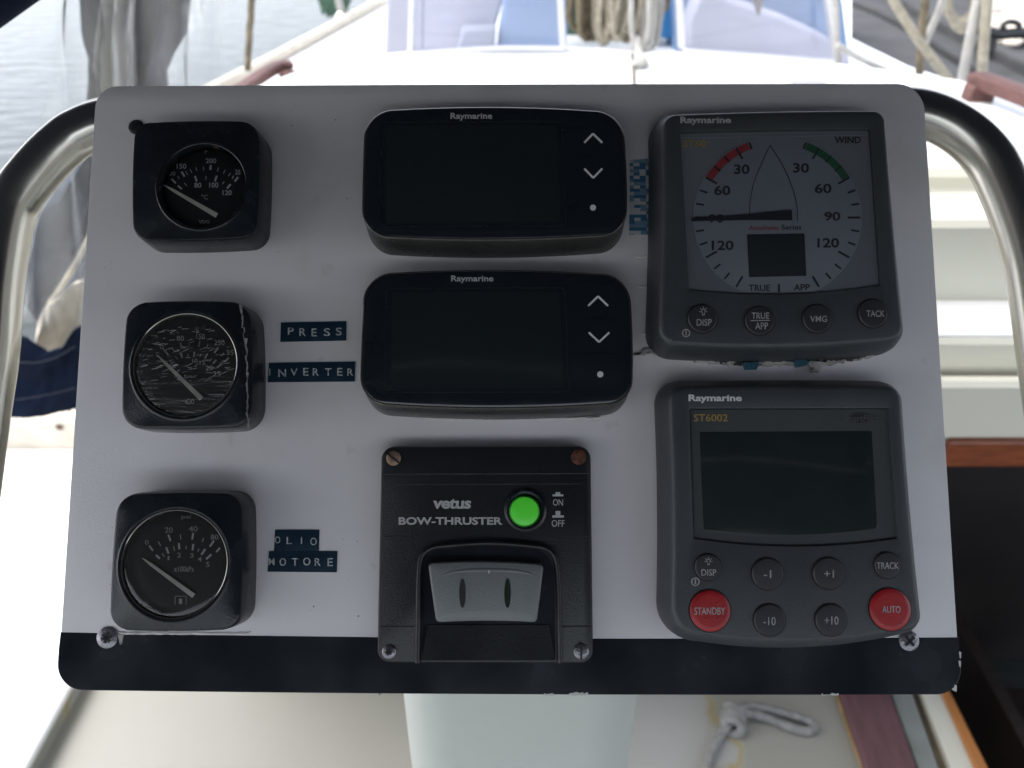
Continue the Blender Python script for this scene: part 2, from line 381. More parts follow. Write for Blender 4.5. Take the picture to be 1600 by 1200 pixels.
def catmull(P, sub=8):
    P = [Vector(p) for p in P]; out = []
    for i in range(len(P) - 1):
        p0 = P[max(i - 1, 0)]; p1 = P[i]; p2 = P[i + 1]; p3 = P[min(i + 2, len(P) - 1)]
        for k in range(sub):
            t = k / sub
            out.append(.5 * ((2 * p1) + (p2 - p0) * t + (2 * p0 - 5 * p1 + 4 * p2 - p3) * t * t + (3 * p1 - p0 - 3 * p2 + p3) * t ** 3))
    out.append(P[-1]); return out
def vf_tube(P, r, seg=14, strands=0, pitch=.03, sub=8, smooth=True, rad=None):
    if smooth: P = catmull(P, sub)
    if strands:                                     # resample so that the lay of the rope resolves
        Q = [P[0]]; acc = 0; step = pitch / 10
        for a, b in zip(P, P[1:]):
            L = (b - a).length
            while acc + step <= L: acc += step; Q.append(a.lerp(b, acc / L))
            acc -= L
        P = Q
    rings = []; t = (P[1] - P[0]).normalized()
    n = t.orthogonal().normalized(); dist = 0
    for i, p in enumerate(P):
        t = (P[min(i + 1, len(P) - 1)] - P[max(i - 1, 0)]).normalized()
        n = (n - t * n.dot(t)).normalized(); b = t.cross(n)
        if i: dist += (P[i] - P[i - 1]).length
        ph = 2 * math.pi * dist / pitch
        R = []
        rr = r if rad is None else r * rad(i / (len(P) - 1))
        for k in range(seg):
            a = 2 * math.pi * k / seg
            q = rr * (1 if not strands else .80 + .26 * abs(math.cos(strands * .5 * (a - ph / strands * 1.0))) )
            R.append(p + n * math.cos(a) * q + b * math.sin(a) * q)
        rings.append(R)
    return loft(rings)
def vf_box(a, b):
    x0, y0, z0 = a; x1, y1, z1 = b
    return loft([[(x0, y0, z0), (x1, y0, z0), (x1, y1, z0), (x0, y1, z0)], [(x0, y0, z1), (x1, y0, z1), (x1, y1, z1), (x0, y1, z1)]])
def vf_prism(poly, z0, z1): return loft([[(p[0], p[1], z0) for p in poly], [(p[0], p[1], z1) for p in poly]])
def bevel(o, w=.004, seg=2):
    md = o.modifiers.new('bevel', 'BEVEL'); md.width = w; md.segments = seg; md.limit_method = 'ANGLE'; md.harden_normals = False
    return o
#--SETTING--
E = EYE.z
def zr(z): return E + z               # height given relative to the eye

# water
V = []; F = []; n = 90
for j in range(n + 1):
    for i in range(n + 1):
        x = -60 + 120 * i / n; y = -40 + 140 * j / n; V.append((x, y, zr(-1.75)))
for j in range(n):
    for i in range(n): a = j * (n + 1) + i; F.append((a, a + 1, a + n + 2, a + n + 1))
mw_ = mat('harbour_water', (.045, .052, .048), .12, spec=.16, bump=0)
nt = mw_.node_tree; tcn = nt.nodes.new('ShaderNodeTexCoord'); n1 = nt.nodes.new('ShaderNodeTexNoise'); n1.inputs['Scale'].default_value = 3.2; n1.inputs['Detail'].default_value = 5
mpn = nt.nodes.new('ShaderNodeMapping'); mpn.inputs['Scale'].default_value = (1, 2.2, 1)
bpn = nt.nodes.new('ShaderNodeBump'); bpn.inputs['Strength'].default_value = .3; bpn.inputs['Distance'].default_value = .06
nt.links.new(tcn.outputs['Object'], mpn.inputs[0]); nt.links.new(mpn.outputs[0], n1.inputs['Vector']); nt.links.new(n1.outputs[0], bpn.inputs['Height']); nt.links.new(bpn.outputs[0], nt.nodes['Principled BSDF'].inputs['Normal'])
M['water'] = mw_
tag(mesh_obj('water', V, F, 'water'), 'pale grey green harbour water beside the boat', kind='structure')

# coach roof with its steps down to the cockpit bulkhead (profile extruded athwartships)
def prof(py, y): a = PITCH + math.atan((py - 600) / FPX); return zr(-y * math.tan(a))
yb = .80
XL, XR = -.34, 2.1
prof_pts = [(yb, prof(683, yb)), (yb, prof(606, yb)), (yb + .006, prof(600, yb)), (yb + .016, prof(598, yb + .004)), (yb + .034, prof(590, yb + .03)),
            (yb + .034, prof(590, yb + .03) - .02), (yb + .042, prof(590, yb + .03) - .02)]
z1 = prof(532, .842); prof_pts += [(.842, z1 - .006), (.848, z1)]
y2 = (z1 - E) / -math.tan(PITCH + math.atan((466 - 600) / FPX)); prof_pts += [(y2 - .004, z1), (y2, z1 + .006)]
z3 = prof(347, y2); prof_pts += [(y2, z3 - .008), (y2 + .008, z3)]
y4 = (z3 - E) / -math.tan(PITCH + math.atan((300 - 600) / FPX)); prof_pts += [(y4, z3), (y4 + .003, z3 + .004)]
z5 = zr(-.385); prof_pts += [(y4 + .003, z5 - .01), (y4 + .012, z5), (y4 + .08, z5 + .002)]
rr = []
for X in (XL, XR):
    rr.append([(X, y, z) for y, z in prof_pts] + [(X, y4 + .08, zr(-.7)), (X, yb + .05, zr(-.7))])
tag(mesh_obj('coach_roof_step', *loft(rr), 'gel_step'), 'stepped pale cream moulding at the aft edge of the coach roof', kind='structure')
M['gel_step']
# white upper surfaces of the treads
tz = []
tz.append(vf_box((XL, .850, z1), (XR, y2 - .012, z1 + .003)))
tag(mesh_obj('coach_roof_tread', *join(tz), 'gel_white'), 'white step tread on the coach roof moulding', kind='structure')
# coach roof top: rounded forward edge following the photograph
edge = [(300, 240), (345, 175), (400, 133), (480, 104), (560, 88), (640, 79), (760, 74), (880, 72), (1000, 75), (1100, 80), (1200, 88), (1308, 98), (1400, 110), (1500, 124), (1560, 137), (1620, 152), (1720, 185)]
top = [at_z(x, y, z5) for x, y in edge]
poly = [(p.x, p.y) for p in top] + [(XR, y4 + .08), (XL, y4 + .08)]
cr = mesh_obj('coach_roof', *vf_prism(poly, zr(-.55), z5 + .001), 'gel_white'); tag(cr, 'white coach roof ahead of the instrument panel', kind='structure'); bevel(cr, .012, 3)
for (xa, ya, xb_, yb2) in ((500, 118, 900, 96), (1080, 96, 1480, 160)):
    P = [at_z(xa + (xb_ - xa) * t, ya + (yb2 - ya) * t, z5 + .0012) for t in (0, .33, .66, 1)]
    tag(mesh_obj('roof_seam', *vf_tube(P, .0025, 6), 'strip_grey'), 'thin grey seam on the white coach roof left of the cord' if xa < 1000 else 'thin grey seam on the white coach roof towards the starboard grab rail', 'seam')
# side / fore deck, lower
fd = [(252, 184), (385, 118), (470, 72), (560, 24), (660, -30), (900, -60), (1330, -40), (1330, 60), (1420, 104), (1560, 150), (1740, 240), (1500, 330), (400, 330), (252, 330)]
zd = zr(-.50)
poly = [(at_z(x, y, zd).x, at_z(x, y, zd).y) for x, y in fd]
fdk = mesh_obj('fore_deck', *vf_prism(poly, zd - .12, zd), 'gel_white'); tag(fdk, 'white side deck and fore deck of the boat', kind='structure')
hull = mesh_obj('hull_side', *vf_prism([(x * .99 + .01, y * .99) for x, y in poly], zr(-2.2), zd - .12), 'gel_white'); tag(hull, 'white topsides of the boat below the deck', kind='structure')

# toe rail, wooden grab rails
rail = [at_z(x, y, zd + .012) for x, y in [(230, 191), (385, 113), (470, 68), (560, 20), (660, -34)]]
tr = mesh_obj('toe_rail', *vf_tube(rail, .014, 10), 'ecru'); tag(tr, 'cream toe rail along the port edge of the white deck', 'toe rail')

def grab_rail(name, label, pts, z, th, wd, foot):
    P = catmull([at_z(x, y, z) for x, y in pts], 6)
    rings = []
    for i, p in enumerate(P):
        t = (P[min(i + 1, len(P) - 1)] - P[max(i - 1, 0)]).normalized(); s = t.cross(Vector((0, 0, 1))).normalized()
        e = min(1, min(i, len(P) - 1 - i) / 3 * .5 + .5)
        rings.append([p + s * wd * a * e + Vector((0, 0, th * b * e)) for a, b in [(-.5, -.35), (-.35, -.5), (.35, -.5), (.5, -.35), (.5, .35), (.35, .5), (-.35, .5), (-.5, .35)]])
    t = empty(name, label, 'grab rail', Matrix.Translation(P[0])); t_ = P[0]
    V, F = loft(rings); o = mesh_obj('rail', [Vector(v) - t_ for v in V], F, 'teak', t)
    for x, y in foot:
        q = at_z(x, y, z) - t_
        f = mesh_obj('foot', *vf_box((q.x - .022, q.y - .016, -.05), (q.x + .022, q.y + .016, -.004)), 'teak', t); bevel(f, .005)
grab_rail('grab_rail', 'mauve brown teak grab rail end on the port side deck', [(330, 170), (385, 136), (410, 118), (436, 104), (458, 103)], zr(-.455), .022, .03, [(452, 108)])
grab_rail('grab_rail', 'red brown teak grab rail on the white coach roof at the right edge', [(1518, 120), (1545, 130), (1600, 150), (1680, 182), (1780, 230)], zr(-.355), .024, .036, [(1535, 128), (1690, 190)])

# little white fitting on the roof just above the panel's top edge
ft = mesh_obj('deck_fitting', *loft([[at_y(x, y, 1.25) + Vector((0, dy, 0)) for x, y in rquad([(1234, 125), (1290, 125), (1294, 140), (1230, 140)], 5, n=3, m=2)] for dy in (0, .03)]), 'frame_white')
tag(ft, 'small white latch on the coach roof above the panel top edge', 'latch')

# cockpit sole, bulkhead, seats
zs = 0.0
lx = lambda px, py, z=zs: at_z(px, py, z)
a = lx(1311, 1084); b = lx(1351, 1200)
def xline(p0, p1, y, z=zs):            # x of the line through two pixels at distance y
    A = at_z(*p0, z); B = at_z(*p1, z); return A.x + (B.x - A.x) * (y - A.y) / (B.y - A.y)
xe0, xe1 = xline((1311, 1084), (1351, 1200), yb), xline((1311, 1084), (1351, 1200), -.9)
fl = [(-1.0, -1.3), (xe1, -1.3), (xe1, -.9), (xe0, yb), (-1.0, yb)]
floor = mesh_obj('cockpit_floor', *vf_prism(fl, -.06, 0), 'gel_cream', smooth=False); tag(floor, 'cream moulded cockpit floor with yellowed worn patch', kind='structure')
# worn patch: white paint and yellow stains, a shape of its own on the floor
nt = M['gel_cream'].node_tree; N = nt.nodes; L = nt.links; bs = N['Principled BSDF']
pc = lx(1030, 1150)
tc = N.new('ShaderNodeTexCoord'); sub = N.new('ShaderNodeVectorMath'); sub.operation = 'SUBTRACT'; sub.inputs[1].default_value = (pc.x, pc.y, 0)
L.new(tc.outputs['Object'], sub.inputs[0])
nz = N.new('ShaderNodeTexNoise'); nz.inputs['Scale'].default_value = 13; nz.inputs['Detail'].default_value = 7; L.new(tc.outputs['Object'], nz.inputs['Vector'])
mpp = N.new('ShaderNodeMapping'); mpp.inputs['Scale'].default_value = (1, .55, 1); L.new(sub.outputs[0], mpp.inputs[0])
ln = N.new('ShaderNodeVectorMath'); ln.operation = 'LENGTH'; L.new(mpp.outputs[0], ln.inputs[0])
ma = N.new('ShaderNodeMath'); ma.operation = 'MULTIPLY_ADD'; ma.inputs[1].default_value = .14; L.new(nz.outputs[0], ma.inputs[0]); L.new(ln.outputs['Value'], ma.inputs[2])
cr1 = N.new('ShaderNodeValToRGB'); el = cr1.color_ramp.elements
el[0].position = .0; el[0].color = (.37, .37, .355, 1); el[1].position = .185; el[1].color = (.30, .29, .25, 1)
k = el.new(.150); k.color = (.36, .355, .33, 1); k = el.new(.163); k.color = (.35, .28, .14, 1); k = el.new(.174); k.color = (.34, .325, .25, 1)
L.new(ma.outputs[0], cr1.inputs[0])
fac = N.new('ShaderNodeMapRange'); fac.inputs['From Min'].default_value = .187; fac.inputs['From Max'].default_value = .175; L.new(ma.outputs[0], fac.inputs[0])
mx = N.new('ShaderNodeMix'); mx.data_type = 'RGBA'; old = bs.inputs['Base Color'].links[0].from_socket
L.new(fac.outputs[0], mx.inputs[0]); L.new(old, mx.inputs[6]); L.new(cr1.outputs[0], mx.inputs[7]); L.new(mx.outputs[2], bs.inputs['Base Color'])

# boards and strips beside the companionway well, all running fore and aft
def strip(name, label, l0, l1, r0, r1, z, z0, m, cat, kind=None, y0=-.9, y1=yb - .004):
    xl = [xline(l0, l1, y, z) for y in (y0, y1)]; xr = [xline(r0, r1, y, z) for y in (y0, y1)]
    o = mesh_obj(name, *vf_prism([(xl[0], y0), (xr[0], y0), (xr[1], y1), (xl[1], y1)], z0, z), m, smooth=False); bevel(o, .003)
    return tag(o, label, cat, kind=kind)
strip('sill_board', 'mauve brown painted board on the cockpit floor edge', (1313, 1084), (1353, 1200), (1392, 1084), (1433, 1200), .014, -.05, 'mauve', 'board')
strip('sill_strip', 'weathered grey strip between the mauve board and brown strip', (1393, 1084), (1434, 1200), (1426, 1084), (1467, 1200), .006, -.05, 'strip_grey', 'strip')
strip('sill_strip', 'narrow dirty brown strip next to the white sill', (1427, 1084), (1468, 1200), (1441, 1084), (1486, 1200), -.004, -.05, 'strip_brown', 'strip')
strip('sill_strip', 'white sill strip beside the orange wooden edge', (1442, 1084), (1487, 1200), (1473, 1084), (1524, 1200), .010, -.05, 'gel_step', 'strip')
strip('well_edging', 'orange varnished wood edging of the dark companionway well', (1474, 1084), (1525, 1200), (1487, 1084), (1545, 1200), .016, -.06, 'oak', 'edging')
# rust line where the floor meets the mauve board
xl = [xline((1306, 1084), (1343, 1200), y) for y in (-.9, yb)]
rl = []
for i in range(60):
    t = i / 59; y = -.3 + t * (yb + .3 - .01); xx = xline((1310, 1084), (1349, 1200), y); wv = .004 + .003 * noise.noise(Vector((y * 9, 3, 0)))
    rl.append((xx - wv * 1.6, xx, y))
V = []; F = []
for a_, b_, y in rl: V += [(a_, y, .0015), (b_, y, .0015), (b_, y, .004), (a_ + .002, y, .003)]
for i in range(59):
    for j in range(4): F.append((4 * i + j, 4 * i + (j + 1) % 4, 4 * i + 4 + (j + 1) % 4, 4 * i + 4 + j))
M['rustline'] = mat('rust_sealant', (.34, .22, .08), .7, bump=.5, bscale=200, cvar=.35, cscale=40)
tag(mesh_obj('sealant_bead', V, F, 'rustline'), 'yellow rusty bead of sealant along the mauve board', 'sealant')

# port cockpit seat
zseat = zr(-1.062)
se = at_z(100, 1090, zseat), at_z(40, 1200, zseat)
sl = lambda y: se[0].x + (se[1].x - se[0].x) * (y - se[0].y) / (se[1].y - se[0].y)
ys_far = at_z(60, 700, zseat).y
seat = empty('cockpit_seat', 'white topped low moulded seat left of the instrument panel', 'seat', Matrix.Translation((-.9, .2, 0)))
sp_ = lambda d: [(x + .9, y - .2) for x, y in [(-1.35, -.9), (sl(-.9) - d, -.9), (sl(ys_far) - d, ys_far), (-1.35, ys_far)]]
mesh_obj('base', *vf_prism(sp_(.004), 0.0, zseat - .014), 'gel_cream', seat, smooth=False)
bevel(mesh_obj('top', *vf_prism(sp_(0), zseat - .014, zseat), 'gel_white', seat), .006, 3)
# bulkhead under the roof and dark cabin seen through the companionway
bw = [vf_box((-.45, yb, -.06), (.56, yb + .03, prof(683, yb) - .002)), vf_box((XL, yb + .002, prof(683, yb) - .002), (.40, yb + .03, prof(683, yb) + .002))]
tag(mesh_obj('cockpit_bulkhead', *bw[0], 'gel_cream', smooth=False), 'cream cockpit bulkhead behind the pedestal', kind='structure')
tag(mesh_obj('cockpit_side_wall', *vf_box((-.45, yb + .032, -.06), (-.42, ys_far + .1, prof(683, yb) - .002)), 'gel_cream', smooth=False), 'short cream return wall beside the cockpit bulkhead', kind='structure')
tag(mesh_obj('cockpit_floor', *vf_box((sl(ys_far) - .1, yb + .001, -.06), (-.454, ys_far, 0)), 'gel_cream', smooth=False), 'cream floor corner beyond the seat edge', kind='structure')
wd_ = mesh_obj('companionway_lintel', *vf_box((.555, yb - .008, prof(724, yb)), (XR, yb + .03, prof(683, yb) - .002)), 'redwood', smooth=False); bevel(wd_, .003)
tag(wd_, 'red brown varnished wood lintel above the dark companionway', 'lintel')
xw = xline((1487, 1084), (1545, 1200), yb, .016)
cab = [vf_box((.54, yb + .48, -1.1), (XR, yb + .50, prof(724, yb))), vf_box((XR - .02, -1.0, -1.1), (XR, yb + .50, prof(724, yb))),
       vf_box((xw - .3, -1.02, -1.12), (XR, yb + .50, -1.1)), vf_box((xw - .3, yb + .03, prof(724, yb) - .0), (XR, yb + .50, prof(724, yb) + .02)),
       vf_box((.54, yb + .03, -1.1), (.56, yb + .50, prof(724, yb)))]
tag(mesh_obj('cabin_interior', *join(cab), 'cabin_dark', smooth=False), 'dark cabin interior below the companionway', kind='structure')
st = []
for i in range(3):
    zz = -.25 - .26 * i; st.append(vf_box((xw + .12, yb - .05 - .1 * i, zz - .03), (xw + .62, yb + .12 - .1 * i, zz)))
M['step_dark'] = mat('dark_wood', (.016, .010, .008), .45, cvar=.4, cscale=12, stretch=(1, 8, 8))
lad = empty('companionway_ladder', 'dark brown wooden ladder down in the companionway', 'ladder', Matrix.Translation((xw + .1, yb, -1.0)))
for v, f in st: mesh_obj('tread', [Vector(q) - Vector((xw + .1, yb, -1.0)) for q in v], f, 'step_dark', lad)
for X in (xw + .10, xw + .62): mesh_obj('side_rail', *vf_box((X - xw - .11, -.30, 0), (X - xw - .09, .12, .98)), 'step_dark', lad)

M['spot'] = mat('rust_spot', (.12, .08, .05), .8)
# coaming aft of the deck on the port side
zc = at_y(60, 655, ys_far + .002).z
co = mesh_obj('cockpit_coaming', *vf_box((-1.35, ys_far, 0.0), (XL - .004, ys_far + .14, zc)), 'ecru'); bevel(co, .01, 3)
tag(co, 'beige coaming end behind the white port seat', kind='structure')
co2 = mesh_obj('cockpit_coaming', *vf_box((-1.55, -.9, 0.0), (-1.354, ys_far + .14, zc)), 'gel_white'); bevel(co2, .02, 3)
tag(co2, 'white side coaming outboard of the port seat', kind='structure')
sc_ = at_y(93, 667, ys_far - .001)
V, F = loft([[(sc_.x + .007 * math.cos(a * math.pi / 8), ys_far - .0005 - d, sc_.z + .007 * math.sin(a * math.pi / 8)) for a in range(16)] for d in (0, .003)])
tag(mesh_obj('snap_fastener', V, F, 'spot'), 'small rusty canvas snap on the beige coaming', 'fastener')

# pedestal behind and below the panel
pe = empty('pedestal', 'greenish white steering pedestal under the instrument panel', 'pedestal', Matrix.Translation((0, .36, 0)))
def oct_(cx, cy, wx, wy, r, z, n=6):
    P = rquad([(cx - wx, cy + wy), (cx + wx, cy + wy), (cx + wx, cy - wy), (cx - wx, cy - wy)], r, n=n, m=3); return [(x, y, z) for x, y in P]
pz = [(0.0, .115, .115), (.03, .112, .112), (.05, .086, .086), (.30, .078, .078), (.60, .077, .076), (.79, .077, .066)]
cx_ = at_y(814, 1150, .28).x
RR = [oct_(cx_, 0, wx, wy, .035, z) for z, wx, wy in pz]
mesh_obj('column', *loft(RR), 'ped', pe, angle=60)
mesh_obj('base_flange', *loft([oct_(cx_, 0, .15, .15, .05, z) for z in (-.002, .012)] + [oct_(cx_, 0, .146, .146, .05, .016)]), 'gel_white', pe)
for sx in (-1, 1):
    for sy in (-1, 1):
        c = (cx_ + sx * .125, sy * .125); mesh_obj('bolt', *loft([[(c[0] + .009 * math.cos(k * math.pi / 3), c[1] + .009 * math.sin(k * math.pi / 3), z) for k in range(6)] for z in (.016, .024)]), 'screw', pe)
# box that carries the board on the pedestal
ib = Inst('instrument_housing', 'white housing box behind the instrument board', 'housing', (796, 600))
q = [(-.15, .11), (.15, .11), (.15, -.10), (-.15, -.10)]
ib.mesh('box', loft([[(x * k, y * k, w) for x, y in q] for w, k in ((-.006, 1), (-.035, 1), (-.06, .8))]), 'ped')

# floor rope: eye with a knot
rp = empty('rope', 'grey rope with a knotted eye lying on the cream floor', 'rope', Matrix.Translation(lx(1145, 1125)))
o_ = lx(1145, 1125)
def fr(x, y, h=.007): return at_z(x, y, h) - o_
loop = [fr(1150, 1108, .02), fr(1170, 1103, .014), fr(1200, 1108), fr(1235, 1117), fr(1262, 1126), fr(1272, 1136), fr(1262, 1142), fr(1240, 1138), fr(1205, 1124), fr(1175, 1115, .013), fr(1152, 1112, .02)]
tail = [fr(1152, 1108, .018), fr(1140, 1130, .012), fr(1125, 1150), fr(1112, 1175), fr(1104, 1205), fr(1100, 1245), fr(1110, 1300), fr(1150, 1380)]
mesh_obj('strand', *vf_tube(loop, .0062, 14, 3, .022), 'rope_grey', rp)
mesh_obj('strand', *vf_tube(tail, .0062, 14, 3, .022), 'rope_grey', rp)
kn = []
for k in range(4):
    c = fr(1148 - k * 1.5, 1108 + k * 9, .014); t = (fr(1140, 1140) - fr(1150, 1105)).normalized(); s = t.cross(Vector((0, 0, 1))); nn = s.cross(t)
    R = [c + s * math.cos(a) * .013 + nn * math.sin(a) * .012 + t * (.004 * math.sin(a * 1 + k)) for a in [i * math.pi / 5 for i in range(11)]]
    kn.append(vf_tube(R, .0062, 12, 3, .022, sub=4))
kn.append(vf_tube([fr(1150, 1112, .022), fr(1158, 1125, .02), fr(1160, 1142, .012)], .0058, 10, 3, .022))
mesh_obj('knot', *join(kn), 'rope_grey', rp)

# pedestal guard: bent stainless tube behind the panel
WG = -.048
gp = [(-106, 1400), (-98, 1300), (-80, 1080), (-58, 880), (-42, 760), (-27, 648), (-12, 547), (-4, 446), (12, 345), (30, 302), (64, 259), (95, 228), (127, 205), (180, 188), (300, 178), (600, 174), (1000, 172), (1300, 171), (1390, 171), (1447, 178), (1502, 205), (1545, 247), (1574, 303), (1600, 375), (1616, 445), (1637, 596), (1655, 720), (1672, 880), (1690, 1080), (1712, 1300), (1722, 1400)]
C3 = []
for x, y in gp:
    u, v = LP(x, y, WG); C3.append(PC + RIGHT * u + PV * v + PN * WG)
tl, tr_ = C3[0], C3[-1]
C3 = [Vector((tl.x, tl.y - .02, .006)), Vector((tl.x, tl.y - .02, .28)), Vector((tl.x, tl.y - .012, tl.z - .12))] + C3 + [Vector((tr_.x, tr_.y - .012, tr_.z - .12)), Vector((tr_.x, tr_.y - .02, .28)), Vector((tr_.x, tr_.y - .02, .006))]
gr = empty('pedestal_guard', 'bent stainless steel guard hoop behind the instrument panel', 'guard rail', Matrix.Translation((0, .3, 0)))
O = Vector((0, .3, 0))
mesh_obj('tube', *vf_tube([p - O for p in C3], .0128, 40, sub=10), 'steel', gr, angle=80)
for p in (C3[0], C3[-1]):
    mesh_obj('foot', *loft([[(p.x + r * math.cos(a * math.pi / 12), p.y - .3 + r * math.sin(a * math.pi / 12), z) for a in range(24)] for r, z in ((.035, 0), (.035, .005), (.018, .01), (.016, .03))]), 'steel', gr)

# canopy over the helm (its dark underside is what the steel and glass mirror)
BO_ = Vector((0, -.4, E + .3))
cp = empty('bimini_canopy', 'navy canvas bimini canopy stretched over the helm', 'canopy', Matrix.Translation(BO_))
V = []; F = []; nx, ny = 24, 30
CXW, CZ = .95, .34
cprof = [(CANF, CZ - .03), (CANF - .25, CZ), (-.2, CZ + .02), (-.8, CZ - .01), (-1.15, CZ - .05), (-1.32, CANB)]
cpp = catmull([Vector((0, a, b)) for a, b in cprof], 6); ny = len(cpp) - 1
for s_, dz in ((0, 0), (1, .004)):
    for p in cpp:
        for i in range(nx + 1):
            x = -CXW + 2 * CXW * i / nx
            V.append(Vector((x, p.y, E + p.z - .30 * (x / CXW) ** 2 + dz + .006 * noise.noise(Vector((x * 3, p.y * 3, 0))))) - BO_)
off = (nx + 1) * (ny + 1)
for s_ in (0, 1):
    for j in range(ny):
        for i in range(nx): a = s_ * off + j * (nx + 1) + i; F.append((a, a + 1, a + nx + 2, a + nx + 1))
mesh_obj('canvas', V, F, 'canopy', cp)
for y, zz in ((CANF - .02, CZ - .03), (-.2, CZ + .02), (-1.13, CZ - .08)):
    P = [Vector((-CXW - .12, -.4 + (y + .4) * .5, .75)), Vector((-CXW - .03, -.4 + (y + .4) * .8, E + .0))] + [Vector((x, y, E + zz - .30 * (x / CXW) ** 2 - .016)) for x in (-CXW, -.6, 0, .6, CXW)] + [Vector((CXW + .03, -.4 + (y + .4) * .8, E + .0)), Vector((CXW + .12, -.4 + (y + .4) * .5, .75))]
    mesh_obj('bow', *vf_tube([p - BO_ for p in P], .011, 14), 'steel', cp)

#--BACKGROUND--
# navy strap crossing the top left corner
q0, q1 = at_y(-170, 110, .60), at_y(90, -80, .60)
P = [q0 + (q1 - q0) * t for t in (0, .25, .5, .75, 1)]
st_ = mesh_obj('canvas_strap', *vf_tube(P, .017, 20), 'navy'); tag(st_, 'navy canvas covered strap crossing the top left corner', 'strap')

# clear vinyl side curtain of the spray hood with navy hem
cu = empty('side_curtain', 'creased clear vinyl side curtain with navy canvas hem', 'curtain', Matrix.Translation(at_y(200, 400, 1.0)))
CO = at_y(200, 400, 1.0)
V = []; F = []; nx, ny = 90, 90
for j in range(ny + 1):
    for i in range(nx + 1):
        s_ = i / nx; t = j / ny
        py = -90 + 590 * t; xl_ = 82 - 26 * min(max((py + 90) / 300, 0), 1) + 6 * math.sin(py / 60); xr_ = 348 - 4 * t
        px = xl_ + (xr_ - xl_) * s_
        if py > 240: px = px - (py - 240) * .10 * (1 - s_)
        fold = .010 * abs(math.sin(s_ * 9 + 3 * t)) + .018 * math.sin(s_ * 17 + 2.2 * math.sin(t * 5.5)) + .012 * math.sin(s_ * 31 - t * 6 + 1) * (1 - s_ * .6) + .02 * noise.noise(Vector((s_ * 5, t * 3, 1)))
        V.append(at_y(px, py, 1.0) + Vector((0, fold, 0)) - CO)
for j in range(ny):
    for i in range(nx): a = j * (nx + 1) + i; F.append((a, a + 1, a + nx + 2, a + nx + 1))
vs_o = mesh_obj('window', V, F, 'vinyl', cu, angle=180)
# hem: folded navy canvas band
def cloth_band(name, top, bot, y, th, m, parent, O, amp=.006, k=3):
    n = 60; R = []
    for i in range(n + 1):
        t = i / n
        f = lambda L: Vector(L[int(min(t * (len(L) - 1), len(L) - 1.001))]).lerp(Vector(L[int(min(t * (len(L) - 1), len(L) - 1.001)) + 1]), (t * (len(L) - 1)) % 1 if t < 1 else 1)
        a, b = f(top), f(bot); r = []
        m_ = 8
        for j in range(m_ + 1):
            s_ = j / m_; p = a.lerp(b, s_); q = at_y(p.x, p.y, y) - O
            q.y += -amp * math.sin(s_ * math.pi * k + t * 3) - .004 * noise.noise(Vector((t * 9, s_ * 4, y))); r.append(q)
        r2 = [q + Vector((0, th, 0)) for q in reversed(r)]
        R.append(r + r2)
    return mesh_obj(name, *loft(R), m, parent, angle=60)
cloth_band('hem', [(-30, 515), (40, 528), (75, 548), (100, 540), (118, 512), (150, 500), (200, 500)], [(-30, 642), (20, 650), (70, 646), (120, 634), (200, 630)], .93, .006, 'navy', cu, CO, .008, 2)
# seam stitches on the hem
for (a, b, n) in (((10, 563), (118, 540), 22), ((12, 626), (118, 606), 22)):
    stt = []
    for i in range(n):
        p0 = Vector(a).lerp(Vector(b), (i + .15) / n); p1 = Vector(a).lerp(Vector(b), (i + .75) / n)
        sag = 14 * math.sin(i / n * math.pi) * (1 if a[1] < 600 else .2)
        stt.append(vf_tube([at_y(p0.x, p0.y + sag, .915) - CO, at_y(p1.x, p1.y + sag, .915) - CO], .0006, 5, smooth=False))
    mesh_obj('stitching', *join(stt), mat('thread_dim', (.07, .07, .09), .8, cvar=.1, cscale=90), cu)
# ecru lining of the curtain, scalloped lower edges
lo = []
for i in range(24):
    px = 20 + i * 5.2; lo.append((px, 655 - i * .75 + (3 if i % 2 else -3)))
cloth_band('lining', [(-10, 632), (60, 632), (130, 618)], lo, .945, .004, 'ecru', cu, CO, .002, 1)
cloth_band('bolt_rope', [(60, 500), (72, 478), (95, 462), (118, 440), (150, 430)], [(62, 560), (90, 556), (150, 520)], 1.0, .01, 'ecru', cu, CO, .012, 1)

# navy cloth bunched up behind the vinyl
bf = empty('bunched_canvas', 'dark blue canvas bunched up behind the clear vinyl curtain', 'canvas', Matrix.Translation(at_y(220, 60, 1.16)))
BO = at_y(220, 60, 1.16)
cloth_band('fold', [(124, -80), (126, 0), (130, 50), (143, 90), (142, 130), (140, 200), (142, 320), (110, 400)], [(158, -80), (160, 0), (161, 60), (157, 95), (158, 140), (180, 200), (200, 320), (230, 400)], 1.16, .01, 'navy', bf, BO, .01, 2)
cloth_band('fold', [(205, -80), (208, 0), (208, 60), (211, 100), (215, 200), (200, 300)], [(296, -80), (292, 0), (281, 60), (262, 90), (250, 118), (262, 200), (290, 300)], 1.17, .01, 'navy', bf, BO, .02, 3)
M['milky'] = mat('milky_canvas', (.40, .40, .38), .7, bump=.5, bscale=60, cvar=.15, cscale=12)
cloth_band('fold', [(160, -80), (163, 0), (160, 60), (158, 95), (163, 140), (170, 220)], [(206, -80), (207, 0), (209, 60), (211, 100), (214, 200), (214, 220)], 1.175, .012, 'milky', bf, BO, .025, 4)
M['slate'] = mat('slate_canvas', (.07, .085, .11), .8, spec=.1, bump=.6, bscale=300, cvar=.25, cscale=16)
cloth_band('fold', [(140, 225), (96, 285), (70, 330), (55, 400), (48, 470), (70, 520)], [(230, 225), (230, 285), (220, 330), (200, 400), (150, 440), (130, 500)], 1.19, .01, 'slate', bf, BO, .02, 3)
